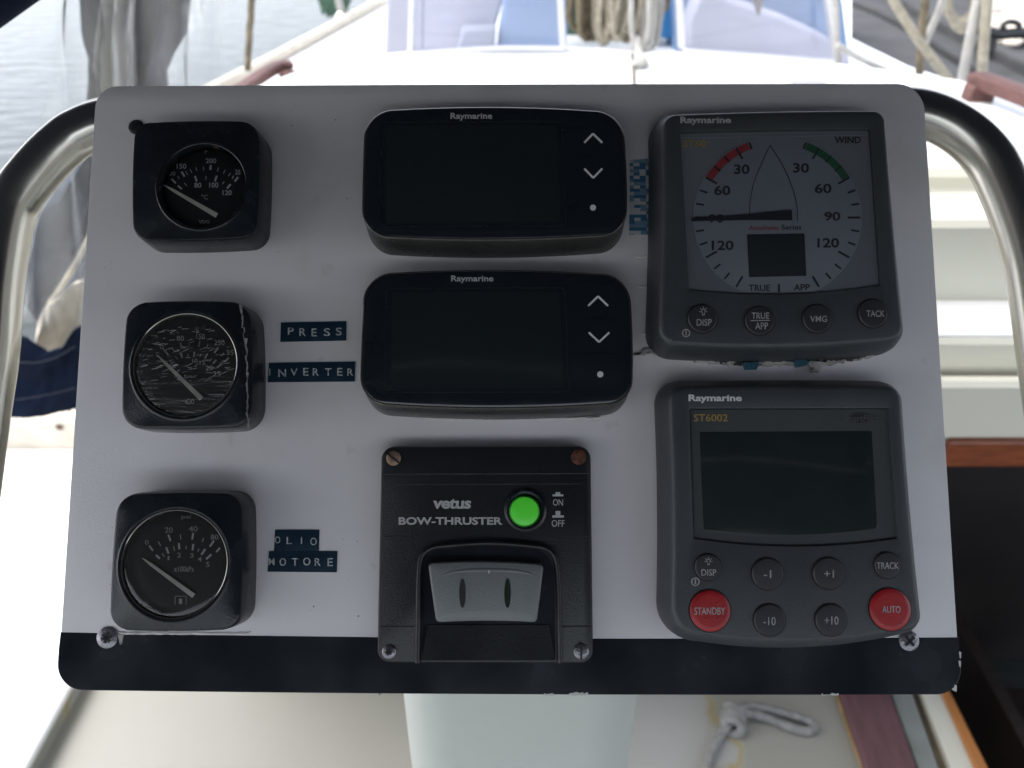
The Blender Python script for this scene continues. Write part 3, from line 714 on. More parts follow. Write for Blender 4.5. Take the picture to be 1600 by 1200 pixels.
mesh_obj('cord', *vf_tube([at_y(x, y, 1.12) - BO for x, y in [(160, 330), (128, 395), (95, 450), (78, 475)]], .0045, 8), 'rope', bf)

# hanging mooring line and stanchion with green netting
o = mesh_obj('hanging_line', *vf_tube([at_y(x, y, 1.9) for x, y in [(396, -80), (394, -10), (390, 50), (388, 85), (386, 112)]], .0075, 12, 3, .05), 'rope_brown')
tag(o, 'thin speckled brown line hanging over the water', 'line')
sx = empty('stanchion', 'white lifeline stanchion base with green netting on the deck edge', 'stanchion', Matrix.Translation(at_z(537, 34, zd)))
SO = at_z(537, 34, zd); yS = SO.y
mesh_obj('post', *vf_tube([Vector((0, 0, 0)), Vector((-.012, 0, .12)), Vector((-.03, 0, .5))], .011, 12), 'rope_white', sx)
mesh_obj('base', *loft([[(r * math.cos(a * math.pi / 10), r * math.sin(a * math.pi / 10), z) for a in range(20)] for r, z in ((.03, 0), (.03, .012), (.015, .03))]), 'steel', sx)
gn = []
for k in range(26):
    x0_ = 480 + 3.4 * k; gn.append(vf_tube([at_y(x0_ + random.uniform(-6, 6), -60, yS + .1), at_y(x0_ * .6 + 522 * .4 + random.uniform(-4, 4), -10, yS + .12), at_y(x0_ * .35 + 522 * .65 + random.uniform(-4, 4), 20 + random.uniform(-6, 10), yS + .1)], .006, 5, sub=3))
V, F = join(gn); mesh_obj('netting', [Vector(v) - SO for v in V], F, 'net', sx)

# windscreen on the roof
yw = 1.72
ws = empty('windscreen', 'white framed windscreen with two panes on the coach roof', 'windscreen', Matrix.Translation(at_y(975, 80, yw)))
WO = at_y(975, 80, yw)
def post(a, b, wpx, name='post', m='frame_white', y=yw, dp=.03):
    (x0, y0), (x1, y1) = a, b
    R = []
    for dy in (0, dp): R.append([at_y(x, y_, y) + Vector((0, dy, 0)) - WO for x, y_ in ((x0 - wpx / 2, y0), (x0 + wpx / 2, y0), (x1 + wpx / 2, y1), (x1 - wpx / 2, y1))])
    o = mesh_obj(name, *loft(R), m, ws); bevel(o, .003); return o
post((648, -200), (641, 84), 8); post((866, -200), (880, 76), 10); post((1052, -200), (1067, 78), 10); post((1268, -200), (1311, 97), 9)
def pane(pts, y):
    R = [[at_y(x, y_, y) + Vector((0, dy, 0)) - WO for x, y_ in pts] for dy in (0, .004)]
    mesh_obj('pane', *loft(R), 'pane', ws, smooth=False)
pane([(652, -200), (861, -200), (875, 72), (645, 80)], yw + .012)
pane([(1057, -200), (1264, -200), (1306, 94), (1072, 78)], yw + .012)
for pts in ([(641, 84), (700, 79), (790, 74), (880, 75)], [(1067, 78), (1150, 84), (1230, 90), (1311, 97)]):
    mesh_obj('sill', *vf_tube([at_y(x, y + 2, yw) - WO for x, y in pts], .006, 8), 'frame_white', ws)
post((664, -200), (659, 78), 4, 'inner_post', 'grey_box', yw + .05, .01)
# things seen through the panes, on the deck ahead
def panel3(name, label, cat, pts, y, th, m, amp=0):
    R = []
    for k in range(4):
        dy = th * k / 3; R.append([at_y(x, y_, y + amp * math.sin(x * .05)) + Vector((0, dy, 0)) for x, y_ in pts])
    o = mesh_obj(name, *loft(R), m); bevel(o, .01, 3); return tag(o, label, cat)
panel3('hatch_cover', 'pale lavender canvas hatch cover behind the left windscreen pane', 'cover', [(610, -200), (810, -200), (790, -10), (775, 40), (770, 86), (600, 90)], 2.10, .25, 'pale_lav')
panel3('storage_box', 'grey box in front of the lavender cover behind the left pane', 'box', [(722, 44), (776, 42), (772, 84), (712, 84)], 2.02, .05, 'grey_box')
panel3('boat_cover', 'light blue tarpaulin behind the left windscreen pane', 'cover', [(795, -200), (900, -200), (885, 82), (775, 84), (784, 30)], 2.06, .20, 'tarp_pale')
panel3('sail_bag', 'pale lavender sail bag behind the right windscreen pane', 'sail bag', [(1100, -20), (1140, 0), (1230, 30), (1300, 62), (1330, 92), (1330, 110), (1080, 100), (1076, 40)], 2.04, .1, 'pale_lav')
panel3('boat_cover', 'light blue cover behind the sail bag and right windscreen pane', 'cover', [(1050, -200), (1290, -200), (1320, 20), (1330, 104), (1060, 96)], 2.20, .2, 'tarp_pale')
panel3('boat_cover', 'bright blue tarpaulin between the hanging ropes and right windscreen post', 'cover', [(1005, -200), (1062, -200), (1062, 62), (1012, 60)], 2.30, .15, 'tarp_blue')
panel3('boat_cover', 'small bright blue tarpaulin corner left of the hanging ropes', 'cover', [(880, -200), (893, -200), (891, 16), (881, 14)], 2.30, .1, 'tarp_blue')
panel3('deck_locker', 'dark grey green locker behind the hanging ropes', 'locker', [(882, -160), (1000, -160), (1010, 66), (884, 68)], 2.45, .2, 'net')
# fender tip hanging in the right pane
fp = at_y(1185, 18, 1.95)
V, F = vf_tube([at_y(1183, -60, 1.95), at_y(1184, -10, 1.95), at_y(1185, 8, 1.95), at_y(1185, 24, 1.95)], .012, 10, sub=4, rad=lambda t: 1.1 if t < .5 else max(1.1 - (t - .5) * 1.8, .15))
tag(mesh_obj('rope_end', V, F, 'strip_brown'), 'dark brown rope end hanging before the right pane', 'rope end')

# coiled halyards hanging at the mast between the panes
def coil(label, x0, x1, xb, yb_, n, m, y, seed, r=.0065, tail=None):
    random.seed(seed); parts = []
    for k in range(n):
        t = (k + .5) / n; xa = x0 + (x1 - x0) * t + random.uniform(-5, 5); xc = xb + (xa - xb) * random.uniform(.25, .95); yy = yb_ + random.uniform(-26, 3)
        dy = random.uniform(-.05, .05)
        P = [at_y(xa, -70, y + dy), at_y(xa + random.uniform(-4, 4), -10, y + dy), at_y((xa + xc) / 2 + random.uniform(-5, 5), yy * .6, y + dy), at_y(xc, yy - 4, y + dy), at_y(xc + 5, yy, y + dy), at_y(xc + 10, yy - 8, y + dy + .01), at_y((xa + xc) / 2 + 12, yy * .4, y + dy + .02), at_y(xa + 10, -70, y + dy + .02)]
        parts.append(vf_tube(P, r, 7, sub=5))
    return tag(mesh_obj('halyard_coil', *join(parts), m, angle=70), label, 'rope coil', 'halyard coils hanging between the windscreen panes')
coil('tan halyard coil hanging at the left side of the rope bundle', 888, 945, 915, 62, 12, 'rope_brown', 1.86, 3)
coil('cream halyard coil hanging in the middle of the rope bundle', 925, 1000, 955, 66, 17, 'rope', 1.80, 5)
coil('off white halyard coil hanging lowest at the right of the bundle', 975, 1030, 1002, 84, 12, 'rope_white', 1.77, 9)
coil('tan rope tail against the bright blue tarpaulin', 1000, 1040, 1012, 44, 7, 'rope_brown', 1.9, 12)
o = mesh_obj('rope_tail', *vf_tube([at_y(996, 60, 1.74), at_y(1000, 85, 1.70), at_z(1006, 98, z5 + .01), at_z(992, 99, z5 + .01), at_z(1004, 93, z5 + .015)], .008, 10), 'rope_white'); tag(o, 'short white rope end lying on the roof below the coils', 'rope')
o = mesh_obj('thin_rope', *vf_tube([at_z(988, 84, z5 + .004), at_z(990, 108, z5 + .004), at_z(991, 150, z5 + .004), at_z(993, 230, z5 + .004)], .003, 8), 'strip_brown'); tag(o, 'thin grey cord running aft over the white roof', 'cord')

# concrete quay with slabs and joints, right
zq = zr(-.72)
def qslab(pts, z, th, name='slab', m='concrete', parent=None, O=Vector((0, 0, 0))):
    P = [at_z(x, y, z) for x, y in pts]; o = mesh_obj(name, *vf_prism([(p.x - O.x, p.y - O.y) for p in P], z - th - O.z, z - O.z), m, parent, smooth=False); bevel(o, .012); return o
QO = at_z(1450, 60, zq)
qy = empty('quay', 'grey weathered concrete quay beyond the starboard side', None, Matrix.Translation(QO)); qy['kind'] = 'structure'
qslab([(1250, -20), (1316, 2), (1370, 24), (1412, 46), (1470, 84), (1560, 140), (1640, 190), (1500, 230), (1391, 104), (1313, 56), (1200, 0)], zq, .5, parent=qy, O=QO)
qslab([(1322, -4), (1376, 18), (1420, 40), (1600, 150), (1700, 210), (1760, 170), (1600, 102), (1464, 34), (1395, -6)], zq - .02, .5, parent=qy, O=QO)
qslab([(1398, -8), (1466, 31), (1602, 98), (1762, 166), (1900, 120), (1560, -30), (1400, -60)], zq + .02, .5, parent=qy, O=QO)
qslab([(1200, -10), (1310, 58), (1390, 106), (1500, 236), (1400, 260), (1200, 120)], zq - .45, .3, name='lower_ledge', parent=qy, O=QO)
# tan canvas lying on the quay and a black clip with hanging strap
V = []; F = []; nx, ny = 24, 14
for j in range(ny + 1):
    for i in range(nx + 1):
        x = 1535 + 150 * i / nx; y = -60 + (118 + 6 * math.sin(i * .9)) * j / ny
        p = at_z(x, y, zq + .05); V.append(p + Vector((0, 0, .05 * noise.noise(p * 4) + .02 * math.sin(j * 1.2 + i * .3))))
for j in range(ny):
    for i in range(nx): a = j * (nx + 1) + i; F.append((a, a + 1, a + nx + 2, a + nx + 1))
o = mesh_obj('folded_sail', V, F, 'ecru'); md = o.modifiers.new('thick', 'SOLIDIFY'); md.thickness = .02; tag(o, 'tan canvas heap on the quay at the top right corner', 'canvas')
kc = empty('mooring_clip', 'black plastic clip with hanging strap below the tan canvas', 'clip', Matrix.Translation(at_y(1575, 50, 1.95)))
KO = at_y(1575, 50, 1.95)
ringp = [at_y(1580 + 13 * math.cos(a), 42 + 8 * math.sin(a), 1.95) - KO for a in [k * math.pi / 6 for k in range(13)]]
mesh_obj('ring', *vf_tube(ringp, .006, 8, sub=3), 'black_plastic', kc)
mesh_obj('arm', *vf_tube([at_y(x, y, 1.95) - KO for x, y in [(1520, 40), (1545, 50), (1565, 54), (1600, 52), (1640, 66)]], .012, 8), 'black_plastic', kc)
mesh_obj('strap', *vf_tube([at_y(x, y, 1.95) - KO for x, y in [(1556, 54), (1551, 66), (1548, 80)]], .009, 8), 'black_plastic', kc)

# ropes and lines rising past the starboard side
def line(label, pts, y, r, m, name='mooring_line', strands=0):
    P = [at_y(px, py, y if not isinstance(y, tuple) else y[0] + (y[1] - y[0]) * i / (len(pts) - 1)) for i, (px, py) in enumerate(pts)]
    return tag(mesh_obj(name, *vf_tube(P, r, 10, strands, .05), m), label, 'line')
line('thin white line rising beside the windscreen post', [(1304, -80), (1306, 0), (1308, 60), (1310, 104)], 1.66, .006, 'rope_white')
line('white line slanting down from the windscreen corner', [(1308, 70), (1345, 92), (1390, 112)], 1.64, .006, 'rope_white')
line('cream diagonal stay from top centre down to the roof edge', [(1370, -60), (1396, 0), (1432, 58), (1462, 98), (1494, 140)], 1.60, .0085, 'rope')
line('brown vertical line crossing the cream diagonal stay', [(1452, -80), (1446, 0), (1440, 60), (1436, 118)], 1.68, .008, 'rope_brown')
line('cream line slanting left from the coil', [(1486, -40), (1466, 20), (1448, 60), (1440, 90)], 1.70, .007, 'rope_white')
line('pale line running straight down left of the clip', [(1540, -80), (1528, 0), (1514, 70), (1502, 132)], 1.58, .009, 'rope_white')
line('cream line nearest to the black clip', [(1548, -80), (1543, 0), (1538, 60), (1534, 122)], 1.56, .009, 'rope')
cl = []
random.seed(4)
for k in range(5):
    cxp, w_, d_ = 1505 + random.uniform(-5, 5), 24 + random.uniform(-4, 6), 40 + random.uniform(-14, 10)
    cl.append(vf_tube([at_y(cxp - w_, -60, 1.74 + k * .012), at_y(cxp - w_ + 1, 5, 1.74 + k * .012), at_y(cxp - w_ * .6, d_ - 6, 1.74 + k * .012), at_y(cxp, d_ + 2, 1.74 + k * .012), at_y(cxp + w_ * .6, d_ - 6, 1.74 + k * .012), at_y(cxp + w_, 5, 1.74 + k * .012), at_y(cxp + w_, -60, 1.74 + k * .012)], .008, 8))
tag(mesh_obj('rope_coil', *join(cl), 'rope', angle=70), 'cream rope coil hanging at the top right above the quay', 'rope coil')

#--PANEL--
pb = Inst('instrument_board', 'white instrument board with a black lower band', 'instrument board', (796, 600))
o_px = rquad([(150, 134), (1443, 130), (1502, 1084), (89, 1077)], [34, 42, 40, 42], (1, 0, 3, 0), n=10, m=10)
f = pb.pts(o_px, 0)
pb.mesh('board', loft([ring(f, -.005), ring(f, -.0006), ring(inset2(f, .0002), -.0002), ring(inset2(f, .0006), 0)]), 'panel')
# black band wrapped over the lower edge
def seg_outline():
    P = []
    top_l = [(95.2, 988), (180, 990), (300, 992), (450, 994), (596, 996), (760, 997), (930, 998), (1100, 998), (1300, 997), (1496.2, 996)]
    low = rquad([(150, 134), (1443, 130), (1502, 1084), (89, 1077)], [34, 42, 40, 42], (1, 0, 3, 0), n=10, m=40)
    low = [p for p in low if p[1] > 1000]
    low.sort(key=lambda p: -math.atan2(p[1] - 1000, p[0] - 796) * 1.0)
    low = sorted(low, key=lambda p: math.atan2(p[1] - 990, p[0] - 796))      # right to left below
    return [(p[0], p[1]) for p in top_l] + low
so = seg_outline(); fb = pb.pts(so, 0)
cxv = (sum(p[0] for p in fb) / len(fb), sum(p[1] for p in fb) / len(fb))
fb2 = []
for (u, v), (px, py) in zip(fb, so):
    if py > 999 or px < 95 or px > 1495: u += (.0003 if u > 0 else -.0003); v -= (.0003 if py > 1040 else 0)
    fb2.append((u, v))
pb.mesh('lower_band', loft([ring(fb2, -.0052), ring(fb2, .0001), ring(inset2(fb2, .0002), .0003)]), 'band')
# chips of paint missing along the bottom edge
random.seed(21)
for (x0, x1, y0) in ((850, 866, 1082), (889, 919, 1081), (1284, 1310, 1082.5), (590, 594, 1083)):
    n = max(4, int((x1 - x0) / 3)); up = [(x0 + (x1 - x0) * k / n, y0 + random.uniform(0, 3.5)) for k in range(n + 1)]
    pts = up + [(x1, 1086.5), (x0, 1086.5)]
    u = pb.pts(pts, .0004); pb.mesh('paint_chip', loft([ring(u, -.0054), ring(u, .0005)]), 'chip')
for x0, y0 in ((1500, 1018), (1499.5, 1032), (1493, 1070)):
    u = pb.pts([(x0 - 1.6, y0), (x0 + 1.8, y0 + 1), (x0 + 1.5, y0 + 11), (x0 - .5, y0 + 9)], .0004); pb.mesh('paint_chip', loft([ring(u, -.003), ring(u, .0005)]), 'chip')
screw(pb, (168, 996), 16.5, .0003, 'screw', 'torx', 15, label='bright cross head screw at the lower left corner')
screw(pb, (213, 199), 12, .0, 'screw_black', 'cross', 30, label='black screw beside the top gauge')
screw(pb, (1420, 1001), 15.5, .0003, 'screw', 'cross', 40, label='pale screw half hidden under the grey display')
# bolt ledge below gauge: brown residue beside the screw
def blob(I, name, pts, w0, w1, m, jit=1.5, seed=0):
    random.seed(seed); q = []
    n = len(pts)
    for i in range(n):
        a = Vector(pts[i]); b = Vector(pts[(i + 1) % n]); L_ = (b - a).length; k = max(1, int(L_ / 5))
        for j in range(k):
            p = a.lerp(b, j / k); q.append((p.x + random.uniform(-jit, jit), p.y + random.uniform(-jit, jit)))
    u = I.pts(q, w1)
    return I.mesh(name, loft([ring(u, w0), ring(u, (w0 + w1) / 2), ring(inset2(u, .0004), w1)]), m)
blob(pb, 'sealant_smear', [(186, 992), (340, 992), (385, 993), (392, 988), (180, 987)], 0, .0005, 'smear', .5, 2)
blob(pb, 'sealant_smear', [(183, 990), (193, 992), (191, 1006), (186, 1008)], .0002, .0008, 'sealant', 1, 3)
blob(pb, 'sealant_smear', [(990, 556), (1030, 552), (1090, 566), (1140, 572), (1180, 571), (1260, 572), (1300, 570), (1350, 561), (1378, 552), (1390, 545), (1300, 548), (1100, 546), (1030, 540), (1004, 545)], 0, .0012, 'sealant', 2.2, 4)
blob(pb, 'sealant_smear', [(1040, 548), (1090, 561), (1160, 566), (1200, 564), (1330, 562), (1376, 548), (1300, 544), (1100, 542)], .0008, .0021, 'seal_dark', 2.0, 5)
blob(pb, 'sealant_smear', [(1160, 566), (1166, 577), (1184, 576), (1188, 564)], .001, .003, 'seal_blue', 1.4, 6)
blob(pb, 'sealant_smear', [(1240, 562), (1244, 574), (1262, 572), (1270, 562)], .001, .003, 'seal_blue', 1.6, 7)
blob(pb, 'sealant_smear', [(1262, 562), (1268, 582), (1282, 580), (1296, 564)], .001, .003, 'sealant', 2, 8)
for k, y_ in enumerate((401, 447, 519)):
    blob(pb, 'sealant_smear', [(992 + 5 * k, y_), (1024, y_ - 5 + 4 * k), (1024, y_ - 3 + 4 * k), (1004, y_ + 2 + k)], 0, .0005, 'smear', .6, 10 + k)
blob(pb, 'sealant_smear', [(655, 650), (700, 651), (770, 652), (940, 651), (935, 655), (700, 656), (660, 656)], 0, .0006, 'smear', .9, 31)
random.seed(77)
spk = []
for k in range(30):
    x = random.choice([random.uniform(410, 590), random.uniform(930, 1030), random.uniform(120, 180), random.uniform(420, 560)]); y = random.uniform(150, 975); r = random.choice([.5, .6, .7, 1.2])
    u = pb.uv(x, y, 0); k_ = r / 3400; spk.append(loft(disc_rings(u, [(k_, 0), (k_ * .8, .00012)], n=7)))
o = pb.mesh('dirt_specks', join(spk), 'groove'); o['kind'] = 'stuff'
# faint raised scratch line across the board

st = Inst('sticker', 'torn blue patterned sticker between upper display and wind instrument', 'sticker', (1000, 305))
st.plate('print', [(984, 250), (1012, 248), (1020, 300), (1022, 366), (983, 367), (984, 300)], 0, .0002, 'sticker', .00005)

# ---- label tapes
def tape(text, quad, tq, label):
    c = ((quad[0][0] + quad[2][0]) / 2, (quad[0][1] + quad[2][1]) / 2)
    t = Inst('label_tape', label, 'label', c, group='embossed label tapes on the white board')
    t.plate('strip', quad, 0, .0005, 'tape', .0001)
    n = len(text); random.seed(len(text) * 7)
    for (ch, (x0, x1), (y0, y1)) in tq:
        t.text(ch, [(x0, y0), (x1, y1)], .0005, 'emboss', .004 if ch != 'I' else .0, h=.0003, name='letter')
tape('PRESS', [(439, 504), (541, 502), (541, 532), (438, 534)], [('P', (450, 459), (512, 523)), ('R', (468, 478), (513, 525)), ('E', (487, 495), (513.5, 525.5)), ('S', (506, 516), (513, 525)), ('S', (525, 534), (512, 524))], 'navy embossed tape reading PRESS beside the middle gauge')
tape('INVERTER', [(420, 567), (555, 565), (554, 596), (418, 597)], [('I', (421, 422.5), (576, 587)), ('N', (435, 447), (577, 589)), ('V', (454, 465), (576, 587)), ('E', (474, 482), (575, 587)), ('R', (489, 498), (575.5, 587)), ('T', (508, 518), (575.5, 587)), ('E', (527, 535), (575, 587)), ('R', (543, 552), (576, 587))], 'navy embossed tape reading INVERTER below the PRESS tape')
tape('OLIO', [(430, 828), (499, 828), (498, 860.5), (428, 860.5)], [('O', (430, 438), (838, 849)), ('L', (448, 456), (839, 850)), ('I', (470.5, 472), (839, 850)), ('O', (485, 495), (840, 852))], 'navy embossed tape reading OLIO at the bottom left')
tape('MOTORE', [(420, 861.5), (527, 861.5), (526, 894), (418, 893)], [('M', (420, 429), (872, 883)), ('O', (437, 447), (872, 884)), ('T', (456, 466), (872, 884)), ('O', (474, 485), (871, 883.5)), ('R', (492, 501), (872, 884)), ('E', (512, 520), (872, 884.5))], 'navy embossed tape reading MOTORE just below the OLIO tape')

# ---- round gauges in square black housings
def gauge(label, q, r, cc, R, glass, w=.017, dw=.0015, rim='rimgloss'):
    I = Inst('gauge', label, 'gauge', cc, group='round gauges at the left of the board')
    I.w = w
    P = rquad(q, r, (1.5, 1.5, 1.5, 1.5), n=9, m=8); f = I.pts(P, w); c = I.uv(cc[0], cc[1], w)
    k = abs(I.uv(cc[0] + R, cc[1], w)[0] - c[0])
    base = inset2(f, -.0006)
    R_ = [ring(base, 0), ring(inset2(f, -.0004), w * .5), ring(f, w - .0016), ring(inset2(f, .0005), w - .0005), ring(inset2(f, .0016), w),
          ring(circ_like(f, c, k * 1.10), w), ring(circ_like(f, c, k * 1.05), w + .0006), ring(circ_like(f, c, k * 1.01), w + .0004), ring(circ_like(f, c, k * .985), w - dw), ring(circ_like(f, c, k * .97), w - dw - .002)]
    I.mesh('housing', loft(R_, cap1=False), 'black')
    wd = w - dw - .0018; I.wd = wd
    I.mesh('dial', loft(disc_rings(c, [(k * .98, wd - .0005), (k * .98, wd)], n=60)), M['dialface'])
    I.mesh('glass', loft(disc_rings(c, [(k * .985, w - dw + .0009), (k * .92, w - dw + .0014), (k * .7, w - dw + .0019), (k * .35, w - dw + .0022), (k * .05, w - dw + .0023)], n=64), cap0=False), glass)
    I.mesh('rim', loft(disc_rings(c, [(k * 1.0, w + .0002), (k * .992, w + .0007), (k * .978, w + .0005), (k * .975, w - .0008)], n=64), cap0=False, cap1=False), rim)
    return I
M['dialface'] = mat('dial_face', (.010, .011, .014), .5, cvar=.2, cscale=60)
M['rimgloss'] = mat('rim_gloss', (.22, .21, .19), .14, metal=.75)
def needle(I, a, b, m='needle'):
    w = I.wd + .0012; q = (a, b)
    A = Vector(a); B = Vector(b)
    N1 = I.vf_bar(A.lerp(B, .0), A.lerp(B, .16), 1.2, w, .0004, wd2=4.2); N2 = I.vf_bar(A.lerp(B, .16), B, 4.4, w, .0004, wd2=7.6)
    I.mesh('needle', join([N1, N2]), m)
def ticks(I, L, m):
    I.mesh('scale_marks', join([I.vf_bar(a, b, wd, I.wd, .0001) for a, b, wd in L]), m)
g = gauge('topmost black gauge with temperature scale, needle pointing left', [(208, 190), (407, 187), (402, 372), (205, 377)], [26, 34, 26, 30], (317, 290), 69, 'glass_dial', dw=.004, rim='black')
cz = lambda x, y: (180 + x * 270 / 1296, 160 + y * 250 / 1200)
T = lambda x0, y0, x1, y1, wd: (cz(x0, y0), cz(x1, y1), wd)
ticks(g, [T(424, 575, 455, 607, 2.6), T(468, 553, 484, 573, 1), T(498, 520, 520, 556, 3), T(528, 515, 544, 542, 1), T(560, 500, 576, 528, 1), T(603, 488, 614, 516, 1), T(662, 480, 664, 510, 1), T(717, 470, 713, 506, 3.2), T(776, 488, 766, 518, 1.1), T(824, 508, 812, 534, 1.1), T(866, 530, 848, 554, 1.1), T(888, 550, 878, 572, 1.6), T(922, 560, 896, 594, 3),
          T(470, 624, 500, 650, 2.6), T(518, 604, 538, 628, 1), T(598, 552, 612, 592, 3), T(682, 552, 678, 582, 1), T(762, 550, 748, 592, 3), T(818, 594, 804, 614, 1.2), T(866, 614, 838, 646, 3)], 'dial_ink')
def tx(I, s, x0, y0, x1, y1, m='dial_ink', f=cz, off=.012): I.text(s, [f(x0, y0), f(x1, y1)], I.wd, m, off)
tx(g, '°F', 652, 345, 692, 388); tx(g, '200', 680, 420, 758, 456); tx(g, '150', 462, 460, 534, 498); tx(g, '100', 388, 518, 452, 550, 'dial_ink_dim'); tx(g, '25', 900, 505, 940, 542); tx(g, '80', 594, 602, 646, 640); tx(g, '100', 705, 600, 774, 640); tx(g, '120', 806, 658, 874, 696); tx(g, '°C', 648, 692, 694, 728, 'dial_ink_dim')
tx(g, 'VDO', 628, 884, 708, 908, 'dial_ink_dim')
needle(g, (256, 289), (339, 337))
g.mesh('inner_ring', g.vf_arc((316, 290), 63, 66, -62, 24, g.w - .0028, .0008, n=20), mat('bronze_ring', (.20, .15, .11), .35, metal=.5, cvar=.3, cscale=200))

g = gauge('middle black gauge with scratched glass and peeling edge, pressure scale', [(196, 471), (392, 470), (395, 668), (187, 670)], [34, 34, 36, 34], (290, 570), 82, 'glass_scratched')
cz2 = lambda x, y: (170 + x * 270 / 1246, 440 + y * 260 / 1200)
T2 = lambda x0, y0, x1, y1, wd: (cz2(x0, y0), cz2(x1, y1), wd)
ticks(g, [T2(395, 488, 430, 530, 2.4), T2(455, 478, 470, 500, 1), T2(516, 440, 526, 480, 2.8), T2(578, 436, 582, 462, 1), T2(656, 428, 650, 468, 2.8), T2(715, 448, 710, 474, 1), T2(790, 474, 762, 514, 2.8), T2(830, 515, 812, 536, 1.2), T2(866, 548, 836, 580, 2.8),
          T2(480, 540, 500, 560, 1), T2(520, 516, 530, 552, 2.6), T2(570, 520, 574, 545, 1), T2(616, 508, 614, 546, 2.6), T2(664, 520, 658, 544, 1), T2(712, 520, 692, 556, 2.6), T2(742, 552, 728, 574, 1), T2(776, 564, 750, 592, 2.6), T2(815, 595, 780, 620, 2.8)], 'dial_ink_dim')
tx(g, '0', 368, 455, 396, 488, 'dial_ink_dim', cz2); tx(g, '80', 490, 390, 542, 428, 'dial_ink_dim', cz2); tx(g, 'psi', 632, 318, 692, 350, 'dial_ink_dim', cz2); tx(g, '150', 630, 375, 692, 414, 'dial_ink_dim', cz2); tx(g, '250', 760, 420, 836, 460, 'dial_ink_dim', cz2); tx(g, '35', 848, 494, 902, 530, 'dial_ink_dim', cz2)
tx(g, '10', 602, 556, 640, 586, 'dial_ink_dim', cz2); tx(g, '15', 656, 574, 696, 604, 'dial_ink_dim', cz2); tx(g, '20', 700, 605, 750, 640, 'dial_ink_dim', cz2); tx(g, '25', 752, 646, 806, 684, 'dial_ink_dim', cz2); tx(g, 'bar', 545, 670, 640, 694, 'dial_ink_dim', cz2); tx(g, 'VDO', 548, 845, 616, 884, 'dial_ink_dim', cz2)
needle(g, (247, 556), (315, 623))
# peeling pale edge on the right side of its housing
random.seed(5); pk = []
M['peel'] = mat('peeling_film', (.16, .16, .16), .4, bump=1, bscale=500, cvar=.6, cscale=250)
for i in range(22):
    t = i / 21; x = 376 + 11 * min(1, t * 2.2) + random.uniform(-2, 2); y = 476 + 186 * t; ww = random.uniform(1.5, 6) * (1 if t < .5 or t > .85 else .5)
    pk.append(g.vf_bar((x, y), (x + random.uniform(-1.5, 2), y + random.uniform(8, 15)), ww, .0166, .0007, wd2=random.uniform(.6, 2.5)))
g.mesh('peeling_edge', join(pk), 'peel')
ck = [g.vf_bar((212 + random.uniform(-2, 2) + k * 3.6, 494 + abs(k - 22) ** 1.5 * .1), (214 + k * 3.6 + random.uniform(2, 7), 493 + abs(k - 22) ** 1.5 * .1 + random.uniform(-2, 2)), .6, .0175, .0002) for k in range(0)]
scr = []
for k in range(120):
    a = random.uniform(0, 6.28); r = 78 * math.sqrt(random.random()); x = 290 + r * math.cos(a); y = 560 + r * .65 * math.sin(a)
    if (x - 290) ** 2 + (y - 570) ** 2 > 74 ** 2: continue
    L_ = random.uniform(3, 13); an = random.uniform(-.5, .05)
    scr.append(g.vf_bar((x, y), (x + L_ * math.cos(an), y + L_ * math.sin(an)), random.uniform(.3, .8), g.w + .0012, .00006, wd2=random.uniform(.2, .9)))
M['scr'] = mat('glass_scratch', (.34, .34, .33), .3, cvar=.6, cscale=800)
o = g.mesh('glass_scratches', join(scr), 'scr'); o['kind'] = 'stuff'

g = gauge('bottom black gauge with glass greyed by a painted reflection and oil pressure scale', [(181, 771), (379, 769), (377, 985), (168, 986)], [34, 30, 34, 34], (273, 881), 84, 'glass_sheen')
cz3 = lambda x, y: (150 + x * 280 / 1200, 730 + y * 280 / 1200)
T3 = lambda x0, y0, x1, y1, wd: (cz3(x0, y0), cz3(x1, y1), wd)
ticks(g, [T3(356, 524, 382, 560, 2.8), T3(416, 498, 434, 526, 1.2), T3(484, 452, 500, 494, 3), T3(566, 450, 567, 484, 1.2), T3(652, 440, 644, 484, 3), T3(722, 474, 710, 500, 1.2), T3(790, 492, 762, 532, 2.8), T3(830, 540, 806, 568, 2.8),
          T3(402, 588, 428, 612, 2.8), T3(444, 578, 458, 598, 1), T3(470, 536, 486, 578, 3), T3(520, 530, 526, 560, 1), T3(556, 508, 558, 550, 3), T3(604, 526, 604, 550, 1), T3(652, 514, 646, 556, 3), T3(690, 546, 682, 566, 1), T3(732, 548, 706, 586, 3), T3(772, 584, 738, 616, 3)], 'dial_ink')
for s_, a in (('psi', (572, 320, 636, 352)), ('20', (462, 402, 514, 440)), ('40', (622, 394, 680, 432)), ('80', (768, 450, 820, 486)), ('0', (328, 486, 352, 520)), ('1', (480, 594, 492, 622)), ('2', (544, 572, 570, 604)), ('3', (630, 576, 654, 606)), ('4', (682, 600, 708, 632)), ('5', (738, 634, 760, 668)), ('x100kPa', (522, 664, 655, 700))):
    tx(g, s_, *a, 'dial_ink_dim', cz3)
g.mesh('maker_mark', join([g.vf_bar(cz3(530, 864), cz3(604, 864), .8, g.wd), g.vf_bar(cz3(530, 864), cz3(530, 920), .8, g.wd), g.vf_bar(cz3(604, 864), cz3(604, 920), .8, g.wd), g.vf_bar(cz3(566, 880), cz3(566, 915), 5, g.wd)]), 'dial_ink_dim')
needle(g, (223, 872), (303, 931))

